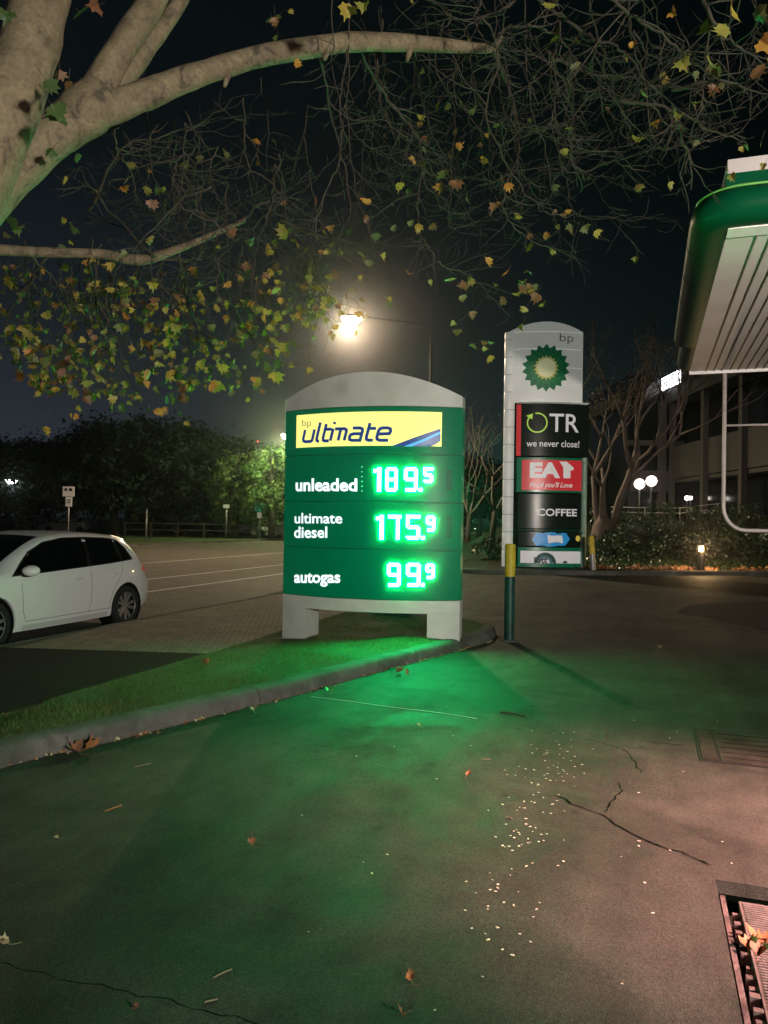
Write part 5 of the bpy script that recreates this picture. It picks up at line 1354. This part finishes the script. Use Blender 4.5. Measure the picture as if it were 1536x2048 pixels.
# hanging twigs from the unseen upper crown and from the long limb
for k in range(52):
    x = rnd.uniform(250, 1500); y = rnd.uniform(-60, 110); d = rnd.uniform(4.6, 7.6)
    if x < 620: y = rnd.uniform(140, 420)
    bottom = interp([(250, 560), (600, 640), (800, 560), (950, 560), (1100, 440), (1220, 330), (1350, 330), (1500, 300)], x)
    ln = rnd.uniform(.35, .95) * (bottom - y); dr = rnd.gauss(20, 60); P = [(x, y, d)]; m_ = rnd.randint(3, 5)
    for j in range(1, m_ + 1):
        t = j / m_; P.append((x + dr * t * t + rnd.gauss(0, 14), y + ln * (t if j < m_ else t - rnd.uniform(-.02, .10)), d + .4 * t + rnd.gauss(0, .08)))
    e = P[-1]; s_ = rnd.choice((-1, 1, 1)); P += [(e[0] + s_ * rnd.uniform(25, 60), e[1] + rnd.uniform(-10, 22), e[2] + .1), (e[0] + s_ * rnd.uniform(70, 130), e[1] + rnd.uniform(-40, 25), e[2] + .2)]
    strand(P, rnd.uniform(1.3, 2.6), 1.25, .022, 5)
# the leafy skirt at the left
for k in range(52):
    x = rnd.uniform(-40, 640); y = 505 + rnd.uniform(-30, 60); d = rnd.uniform(5.6, 8.2)
    bottom = interp([(0, 730), (120, 760), (280, 800), (420, 760), (520, 780), (640, 650)], x); ln = rnd.uniform(.35, 1.0) * (bottom - y)
    P = [(x, y, d), (x + rnd.gauss(0, 14), y + ln * .35, d), (x + rnd.gauss(8, 18), y + ln * .7, d + .1), (x + rnd.gauss(10, 25), y + ln, d + .2)]
    strand(P, rnd.uniform(1.2, 2.2), 1.2, .42, 5)
for k in range(120):
    x = rnd.uniform(-20, 600); bottom = interp([(0, 735), (120, 765), (280, 800), (420, 760), (520, 780), (640, 640)], x); y = bottom - abs(rnd.gauss(0, 95)); d = rnd.uniform(5.8, 8.0)
    if x < 430 or rnd.random() < .5: cluster(at(x, y, d) - pt_base, rnd.choice((1, 2, 3, 4)))
# leaf groups seen against the sky
for x, y, n, sx_, sy_ in ((1040, 575, 16, 32, 28), (960, 600, 7, 30, 40), (950, 690, 4, 30, 12), (1100, 480, 6, 35, 25), (1140, 425, 5, 40, 12), (560, 40, 4, 20, 25), (100, 470, 6, 40, 30), (640, 590, 8, 60, 60), (1040, 250, 6, 60, 20), (850, 330, 8, 90, 80), (1320, 240, 9, 90, 70), (1500, 270, 5, 40, 40), (1060, 350, 5, 90, 60), (290, 320, 5, 50, 40), (520, 320, 8, 110, 70), (700, 500, 8, 70, 70)):
    for _ in range(n): hang_leaf(at(x + rnd.gauss(0, sx_), y + rnd.gauss(0, sy_), rnd.uniform(5.4, 6.8)) - pt_base)
for x, y, d, s_, mi in ((90, 205, 3.4, .085, 4), (75, 150, 3.4, .075, 4), (130, 225, 3.5, .07, 4), (140, 250, 3.6, .07, 4), (20, 30, 3.4, .08, 4), (150, 30, 3.5, .075, 4), (145, 455, 4.6, .085, 4), (20, 440, 4.6, .10, 4), (60, 460, 4.7, .08, 5), (150, 310, 4.2, .07, 4), (115, 300, 4.0, .06, 4),
                        (210, 20, 3.8, .085, 3), (120, 140, 3.5, .06, 3), (140, 150, 3.5, .05, 3), (548, 25, 4.6, .06, 3), (700, 5, 4.2, .09, 0), (730, 8, 4.2, .08, 1), (580, 135, 4.8, .06, 2),
                        (1510, 90, 3.6, .105, 2), (1530, 125, 3.6, .09, 2), (1480, 60, 3.5, .09, 1), (1465, 20, 3.5, .10, 0), (1500, 10, 3.5, .09, 5), (1375, 85, 3.7, .09, 1), (1355, 125, 3.7, .085, 1), (1415, 115, 3.8, .085, 1), (1440, 120, 4.0, .08, 5), (1490, 145, 3.9, .08, 3), (1100, 10, 4.4, .07, 1), (1340, 30, 4.2, .06, 2), (1270, 80, 4.6, .06, 2), (1530, 275, 4.6, .07, 3), (1335, 365, 5.0, .06, 1), (1110, 5, 4.2, .08, 5)):
    hang_leaf(at(x, y - 15, d) - pt_base, s_, mi)
tw.build('twigs', m_twig, ptree, smooth=True)
lv.build('leaves', pl_leaf, ptree)

# ================================================================== FALLEN LEAVES, PETALS, STICKS
m_fal = [mat('fallen orange', (0.36, 0.15, 0.055), .65, var=.3, vscale=14), mat('fallen brown', (0.22, 0.10, 0.05), .7, var=.3, vscale=14), mat('fallen pale', (0.42, 0.36, 0.20), .65, var=.2, vscale=14), mat('fallen green', (0.17, 0.24, 0.06), .6, var=.3, vscale=14)]
fr_ = random.Random(61)
def fallen(px, py, size, mi, label, z=0.0, curl=.55, yaw=None, tilt=.25):
    p = gnd(px, py, z); p.z = z + .006; a = fr_.uniform(0, 2*pi) if yaw is None else yaw; mb = MB()
    size *= .85; tilt *= .45; curl *= .55; y = Vector((cos(a), sin(a), tilt)); plane_leaf(mb, -y.normalized() * size * .35 + Vector((0, 0, size * .12)), y, Vector((fr_.uniform(-.3, .3), fr_.uniform(-.3, .3), 1)), size, 0, fr_, curl, fr_.uniform(.5, 1.3))
    mb.tube([-y * size * .35 + Vector((0, 0, size * .10)), -y * size * .75 + Vector((0, 0, size * .02)), -y * size * 1.0 + Vector((.02, 0, size * .16))], size * .018, 5)
    zmin = min(q[2] for q in mb.v); mb.v = [(q[0], q[1], q[2] - zmin) for q in mb.v]
    o = mb.build('fallen_leaf', m_fal[mi], None, loc=p); tag(o, label, 'leaf', 'fallen plane leaves')
fallen(187, 1503, .135, 0, 'large curled orange dead leaf against the kerb at the left', yaw=.3, curl=.8)
fallen(150, 1508, .12, 1, 'darker curled dead leaf tucked left of the large orange one by the kerb', yaw=2.6, curl=.8)
fallen(410, 1331, .10, 0, 'curled orange dead leaf lying on the island grass', z=.07, curl=.8)
fallen(508, 1424, .075, 2, 'pale tan leaf on the asphalt below the kerb joint')
fallen(510, 1402, .075, 0, 'orange dead leaf touching the kerb foot above the pale tan leaf', curl=.7)
fallen(486, 1412, .06, 1, 'small brown leaf at the kerb foot left of the orange one')
fallen(657, 1386, .10, 3, 'pale green leaf on the green lit asphalt near the kerb', tilt=.1, curl=.15)
fallen(800, 1349, .12, 1, 'crumpled dark leaf at the kerb below the lit numbers', curl=.7)
fallen(815, 1352, .08, 0, 'small brown leaf beside the crumpled dark one at the kerb', curl=.7)
fallen(836, 1453, .045, 2, 'tiny pale leaf piece near the thin bright string')
fallen(938, 1556, .055, 0, 'curled orange leaf standing on edge mid asphalt', curl=1.1, tilt=.5, yaw=.6)
fallen(500, 1694, .055, 1, 'small brown leaf with a bent stalk in the dark centre of the asphalt', curl=.8)
fallen(6, 1897, .055, 2, 'pale curled leaf cut by the left edge of the view', curl=.9)
fallen(820, 1963, .048, 0, 'orange brown curled leaf near the bottom centre', curl=1.0, tilt=.3, yaw=1.9)
fallen(806, 2040, .042, 1, 'brown curled leaf at the very bottom edge', curl=1.0)
fallen(1320, 1298, .07, 2, 'flat pale leaf alone on the grey asphalt right of the bollard shadow', curl=.3)
fallen(272, 2024, .03, 1, 'tiny brown leaf scrap at the bottom left')
fallen(112, 1681, .03, 2, 'tiny pale leaf scrap at the left side of the asphalt')
for k, (px, py, lb) in enumerate(((1512, 1888, 'orange dead leaf on top of the pile on the trench cover'), (1532, 1900, 'orange dead leaf at the right of the pile on the trench cover'), (1520, 1915, 'brown dead leaf at the bottom of the pile on the trench cover'), (1500, 1900, 'rusty dead leaf at the left of the pile on the trench cover'))):
    fallen(px, py, .085, (0, 0, 1, 0)[k], lb, z=-.03, curl=.6)
def stick(pxs, r, label, m=None):
    P = [gnd(a, b) + Vector((0, 0, r + .001)) for i, (a, b) in enumerate(pxs)]; b0 = P[0].copy(); mb = MB(); mb.tube([p - b0 for p in spline(P, 4)], r, 6)
    tag(mb.build('stick', m or mat('dry stick', (.20, .15, .10), .8), None, loc=b0, smooth=True), label, 'stick', 'dry sticks on the asphalt')
stick(((210, 1624), (224, 1619), (243, 1612)), .004, 'thin reddish stick at the left side of the asphalt', m_fal[0])
stick(((268, 1535), (285, 1532), (302, 1528)), .003, 'thin pale stick below the kerb at the left')
stick(((426, 1958), (445, 1948), (464, 1940)), .003, 'pale stick near the bottom, the upper of two close sticks')
stick(((408, 2007), (422, 2003), (435, 2000)), .003, 'pale stick near the bottom, the lower of two close sticks')
stick(((1000, 1426), (1025, 1428), (1050, 1434)), .006, 'bent dark twig on the asphalt right of the bright string', m_twig)
stick(((1012, 1636), (1018, 1637), (1024, 1639)), .004, 'short straw coloured stick beside the left end of the long crack')
stick(((963, 1519), (972, 1520), (980, 1520)), .004, 'short pale stick above the curled leaf standing on edge')
P = [gnd(*q) + Vector((0, 0, .004)) for q in ((622, 1394), (690, 1402), (740, 1409), (800, 1417), (860, 1424), (905, 1430), (953, 1438))]; b0 = P[0].copy()
mb = MB(); mb.tube([p - b0 for p in spline(P, 5)], .0024, 6)
tag(mb.build('string', mat('pale string', (.45, .45, .42), .6), None, loc=b0, smooth=True), 'thin pale string lying across the green lit asphalt', 'string')
# small pale petals strewn over the asphalt
m_pet = mat('pale petal', (0.62, 0.58, 0.47), .6)
pm = MB()
for k in range(7): a = 2 * pi * k / 7; pm.vert((cos(a) * .0105, sin(a) * .0068, .0015 + .0035 * abs(sin(a * 1.5))))
pm.vert((0, 0, .006))
for k in range(7): pm.face((k, (k + 1) % 7, 7))
proto = pm.build('petal', m_pet); protoset = False; pr = random.Random(19); cnt = 0
while cnt < 165:
    q = pr.random()
    if q < .62:
        t = pr.random(); px = interp([(0, 1120), (.3, 1085), (.6, 1030), (1, 985)], t) + pr.gauss(0, 42); py = 1470 + 420 * t + pr.gauss(0, 15)
    elif q < .78: px = pr.gauss(1110, 30); py = pr.gauss(1520, 25)
    elif q < .88: px = pr.uniform(1240, 1480); py = pr.uniform(1420, 2000)
    else: px = pr.uniform(560, 1350); py = pr.uniform(1400, 2040)
    if px > 1425 and py > 1740: continue
    o = proto if not protoset else proto.copy()
    if protoset: COL.objects.link(o)
    protoset = True; p = gnd(px, py); o.location = (p.x, p.y, .003); s = pr.uniform(.40, .95); o.scale = (s, s, s); o.rotation_euler = (0, 0, pr.uniform(0, 6.3))
    tag(o, 'small pale petal lying among many others on the asphalt', 'petal', 'pale petals strewn over the asphalt'); cnt += 1
# crumbs of leaf in the gutter along the kerb foot
mb = MB()
for _ in range(420):
    i = pr.randrange(10, min(len(kline) - 50, 82)); a, b = kline[i], kline[i+1]; p = a.lerp(b, pr.random()); t = (b - a).normalized(); n_ = Vector((t.y, -t.x, 0))
    if sin(i * .9) < pr.uniform(-1.4, .6): continue
    p = p + n_ * abs(pr.gauss(0, .035)); s = pr.uniform(.006, .022); d = Vector((pr.gauss(0, 1), pr.gauss(0, 1), pr.gauss(0, .4))).normalized(); e = d.orthogonal().normalized() * .5; p.z = .008 + s * .3
    mb.poly([p - d * s, p - e * s, p + d * s, p + e * s], pr.randrange(3))
tag(mb.build('gutter_litter', m_fal[:3]), 'crumbled brown leaf bits along the foot of the island kerb', 'leaf litter', kind='stuff')

# ================================================================== COVERS IN THE FORECOURT
m_plate = mat('chequer steel', (0.19, 0.155, 0.145), .6, .1, var=.3, vscale=9, bump=.3, bscale=30)
cv = empty('trench_cover', l2w(0, 0, 0), ROT, 'sunken ribbed metal trench cover at the lower right corner', 'trench cover')
s0, s1, o0, o1 = PIT
mb = MB(); mb.box(s0 + .02, s1 - .11, o0 + .02, o1 - .085, -.075, -.032); mb.build('plate', m_plate, cv)
mb = MB(); s_ = s0 + .05
while s_ < s1 - .13: mb.box(s_, s_ + .009, o0 + .04, o1 - .10, -.031, -.026); s_ += .019
mb.build('plate_rib', m_plate, cv)
mb = MB(); mb.box(s0 + .02, s1 - .10, o1 - .030, o1 - .010, -.085, -.022); m_plated = mat('grimy steel', (0.14, 0.11, 0.10), .7, .1, var=.5, vscale=14, bump=.4, bscale=40); mb.build('edge_bar', m_plated, cv)
s_ = s0 + .05
while s_ < s1 - .13:
    mb = MB(); mb.box(s_, s_ + pr.uniform(.012, .03), o1 - .083, o1 - pr.uniform(.045, .06), -.085, -.034 - pr.uniform(0, .012)); s_ += pr.uniform(.05, .10)
    mb.build('edge_lug', m_plated, cv)
mb = MB(); mb.quad((s0, o0, -.6), (s1 + .3, o0, -.6), (s1 + .3, o1 + .2, -.6), (s0, o1 + .2, -.6)); mb.build('pit_floor', m_dark, cv)
mb = MB(); mb.box(2.92, 2.98, -.62, -.50, -.0255, -.0245); mb.build('lifting_slot', m_dark, cv)
pc = empty('pit_cover', l2w(0, 0, 0), ROT, 'flat rectangular pit cover with a worn frame right of the cracks', 'pit cover')
mb = MB(); a0, a1, c0, c1 = 5.66, 6.56, -1.9, -.35
for b in ((a0, a0 + .030, c0, c1), (a1 - .026, a1, c0, c1), (a0 + .030, a1 - .026, c1 - .018, c1), (a0 + .030, a1 - .026, c1 - .14, c1 - .12)): mb.box(*b, -.01, .004)
mb.build('frame', mat('cover frame', (.010, .008, .007), .9), pc)
mb = MB(); mb.box(a0 + .030, a1 - .026, c0, c1 - .14, -.01, .006); mb.box(a0 + .030, a1 - .026, c1 - .12, c1 - .018, -.01, .008); mb.build('plate', ground_mat('cover concrete', (0.035, 0.028, 0.024), (0.085, 0.070, 0.060), big=2.5, rough=(.6, .85), speck=.5, bump=.6, spots=True), pc)
mb = MB()
for k in range(1, 7): mb.box(a0 + k * .128, a0 + k * .128 + pr.uniform(.004, .010), c0, c1 - .16, .0, .0075)
mb.build('groove', m_dark, pc)

# ================================================================== SIGNS AND CARS BEYOND THE ROAD
m_sp = mat('street sign white', (0.72, 0.70, 0.68), .5, emit=(1, 1, 1), estr=.02)
def road_sign(px, ybase, D, plates, label, top=None, m_post=None):
    b = at(px, ybase, D); o = empty('street_sign', (b.x, b.y, 0), 0, label, 'street sign'); s = D / F
    yt = min(p[2] for p in plates) if plates else top
    mb = MB(); mb.tube([Vector((0, 0, -.1)), Vector((0, 0, at(px, yt, D).z))], .055 * D / 50, 8); mb.build('post', m_post or m_steel, o, smooth=True)
    for x0, x1, y0, y1, m, marks in plates:
        za, zb = at(px, y1, D).z, at(px, y0, D).z
        mb = MB(); mb.box((x0 - px) * s, (x1 - px) * s, -.10, -.07, za, zb); pl = mb.build('sign_plate', m, o)
        if marks:
            mb = MB()
            for u0, u1, v0, v1 in marks: mb.box((x0 - px + (x1 - x0) * u0) * s, (x0 - px + (x1 - x0) * u1) * s, -.108, -.101, za + (zb - za) * v0, za + (zb - za) * v1)
            mb.build('marking', m_trim, pl)
    return o
road_sign(136, 1080, 40, [(125, 148, 973, 993, m_sp, [(.18, .38, .55, .82), (.55, .82, .55, .82)]), (131, 144, 994, 1013, m_sp, [(.2, .8, .62, .72), (.2, .8, .38, .48)])], 'white parking sign with two plates on a post behind the car')
road_sign(292, 1082, 50, [], 'bare grey signpost standing behind the white car', 1018)
road_sign(452, 1075, 60, [(446, 458, 1009, 1016, m_sp, None)], 'post with a small white give way plate below the pale trees')
m_gs = mat('green sign plate', (0.02, 0.30, 0.17), .4, emit=(.0, .6, .35), estr=.3)
road_sign(519, 1075, 60, [(510, 528, 1006, 1022, m_gs, [(.15, .42, .15, .5), (.55, .85, .15, .5), (.35, .7, .5, .65)]), (514, 523, 1024, 1036, m_sp, None)], 'bright green bicycle sign on a post left of the price sign')
m_fc = [mat('far car silver', (.38, .39, .40), .3, coat=.4), mat('far car dark', (.04, .05, .05), .3, coat=.4), mat('far car white', (.6, .6, .6), .3, coat=.4)]
for k, (px, D, mi, lb) in enumerate(((345, 72, 0, 'silver car parked beyond the road below the tallest dark tree'), (255, 74, 1, 'dark car parked beyond the road behind the bare signpost'), (415, 70, 1, 'dark car parked beyond the road below the notched tree'), (80, 70, 0, 'silver car glimpsed over the white hatchback roof'), (500, 66, 2, 'pale car parked under the pale lit trees'))):
    c = at(px, 1060, D); o = empty('distant_car', (c.x, c.y, .0), radians(4 + 3 * k), lb, 'car', 'cars parked beyond the road')
    b = car_body.copy(); b.data = car_body.data.copy(); b.data.materials[0] = m_fc[mi]; COL.objects.link(b); b.parent = o
    for sd in (-1, 1):
        for wx in (.87, 3.5):
            mb = MB(); mb.lathe([(.02, .70), (.31, .72), (.31, .88), (.02, .89)], 16, axis='Y', M=Matrix.Translation((wx, 0, .315)) @ Matrix.Diagonal((1, sd, 1, 1)))
            mb.build('wheel', m_tyre, o)
    xs = [1.3, 1.8, 2.4, 3.0, 3.5, 3.72]
    for sd in (-1, 1):
        mb = MB(); mb.loft([[Vector((x, sd * (car_w(x, z) + .008), z)) for z in (smooth_interp(BELT, x) + .01, interp([(1.3, 1.0), (1.8, 1.3), (2.4, 1.385), (3.3, 1.37), (3.72, 1.10)], x))] for x in xs], False, False)
        mb.build('side_window', m_glass, o)
for k, (px, py, D, lb) in enumerate(((941, 1046, 105, 'distant car with lit headlights right of the price sign'), (1001, 1046, 112, 'distant car with lit headlights just left of the pylon column'))):
    c = at(px, py, D); o = empty('distant_car', (c.x, c.y, 0), radians(80 + 10 * k), lb, 'car', 'far cars with lit headlights')
    b = car_body.copy(); b.data = car_body.data.copy(); b.data.materials[0] = m_fc[1]; COL.objects.link(b); b.parent = o
    for y in (-.62, .62):
        mb = MB(); mb.lathe([(.001, -.04), (.10, 0), (.001, .04)], 10, M=Matrix.Translation((.0, y, .68))); mb.build('headlight', mat('lit headlamp', (.9, .9, .9), .3, emit=(.95, 1, 1), estr=6), o)
c = at(933, 1011, 120); street_lamp(c, (c.x + .8, c.y, 0), 'tiny orange street lamp far down the road right of the price sign', 8, (1, .7, .4), m_lens, .1, batwing=False)
# low paling fence with a pale top rail beyond the road
fa0, fa1 = at(250, 1060, 60), at(566, 1060, 60)
fo = empty('low_fence', (fa0.x, fa0.y, 0), 0, 'low dark rail fence beyond the road under the dark trees', 'fence')
for z in (.55, 1.05):
    mb = MB(); mb.box(0, fa1.x - fa0.x, -.03, .03, z, z + .09); mb.build('rail', m_bark, fo)
for k in range(7):
    x = (fa1.x - fa0.x) * k / 6; mb = MB(); mb.box(x - .06, x + .06, -.06, -.031, -.1, 1.2); mb.build('post', m_bark, fo)
# power pole with a red beacon beyond the pale trees
c = at(497, 888, 78); up = empty('utility_pole', (c.x, c.y, 0), 0, 'tall thin utility pole with a red beacon beyond the pale trees', 'utility pole')
mb = MB(); mb.tube([Vector((0, 0, -.1)), Vector((0, 0, c.z))], [.17, .12], 8); mb.build('pole', m_bark, up, smooth=True)
mb = MB(); mb.tube([Vector((-.2, 0, c.z - .2)), Vector((1.6, 0, c.z + .1))], .06, 6); mb.build('arm', m_bark, up)
mb = MB(); mb.lathe([(.001, -.09), (.09, 0), (.001, .09)], 10, M=Matrix.Translation((.95, -.1, at(515, 883, 78).z))); mb.build('beacon', mat('red beacon', (.5, .02, .02), .3, emit=(1, .05, .05), estr=6), up)

# ================================================================== HAZE, standing in for lens glare
hz_m = bpy.data.materials.new('glare_haze'); hz_m.use_nodes = True
nd, ln = hz_m.node_tree.nodes, hz_m.node_tree.links
nd.remove(nd['Principled BSDF']); pv = nd.new('ShaderNodeVolumePrincipled')
pv.inputs['Color'].default_value = (0.9, 0.92, 0.95, 1); pv.inputs['Density'].default_value = 0.0011; pv.inputs['Anisotropy'].default_value = 0.95
ln.new(pv.outputs[0], nd['Material Output'].inputs['Volume'])
mb = MB(); mb.box(-910, 910, -210, 1510, -1.2, 16.5)
tag(mb.build('glare_haze', hz_m), 'thin volume added to stand in for lens glare round the lamps', 'glare_haze', kind='stuff')
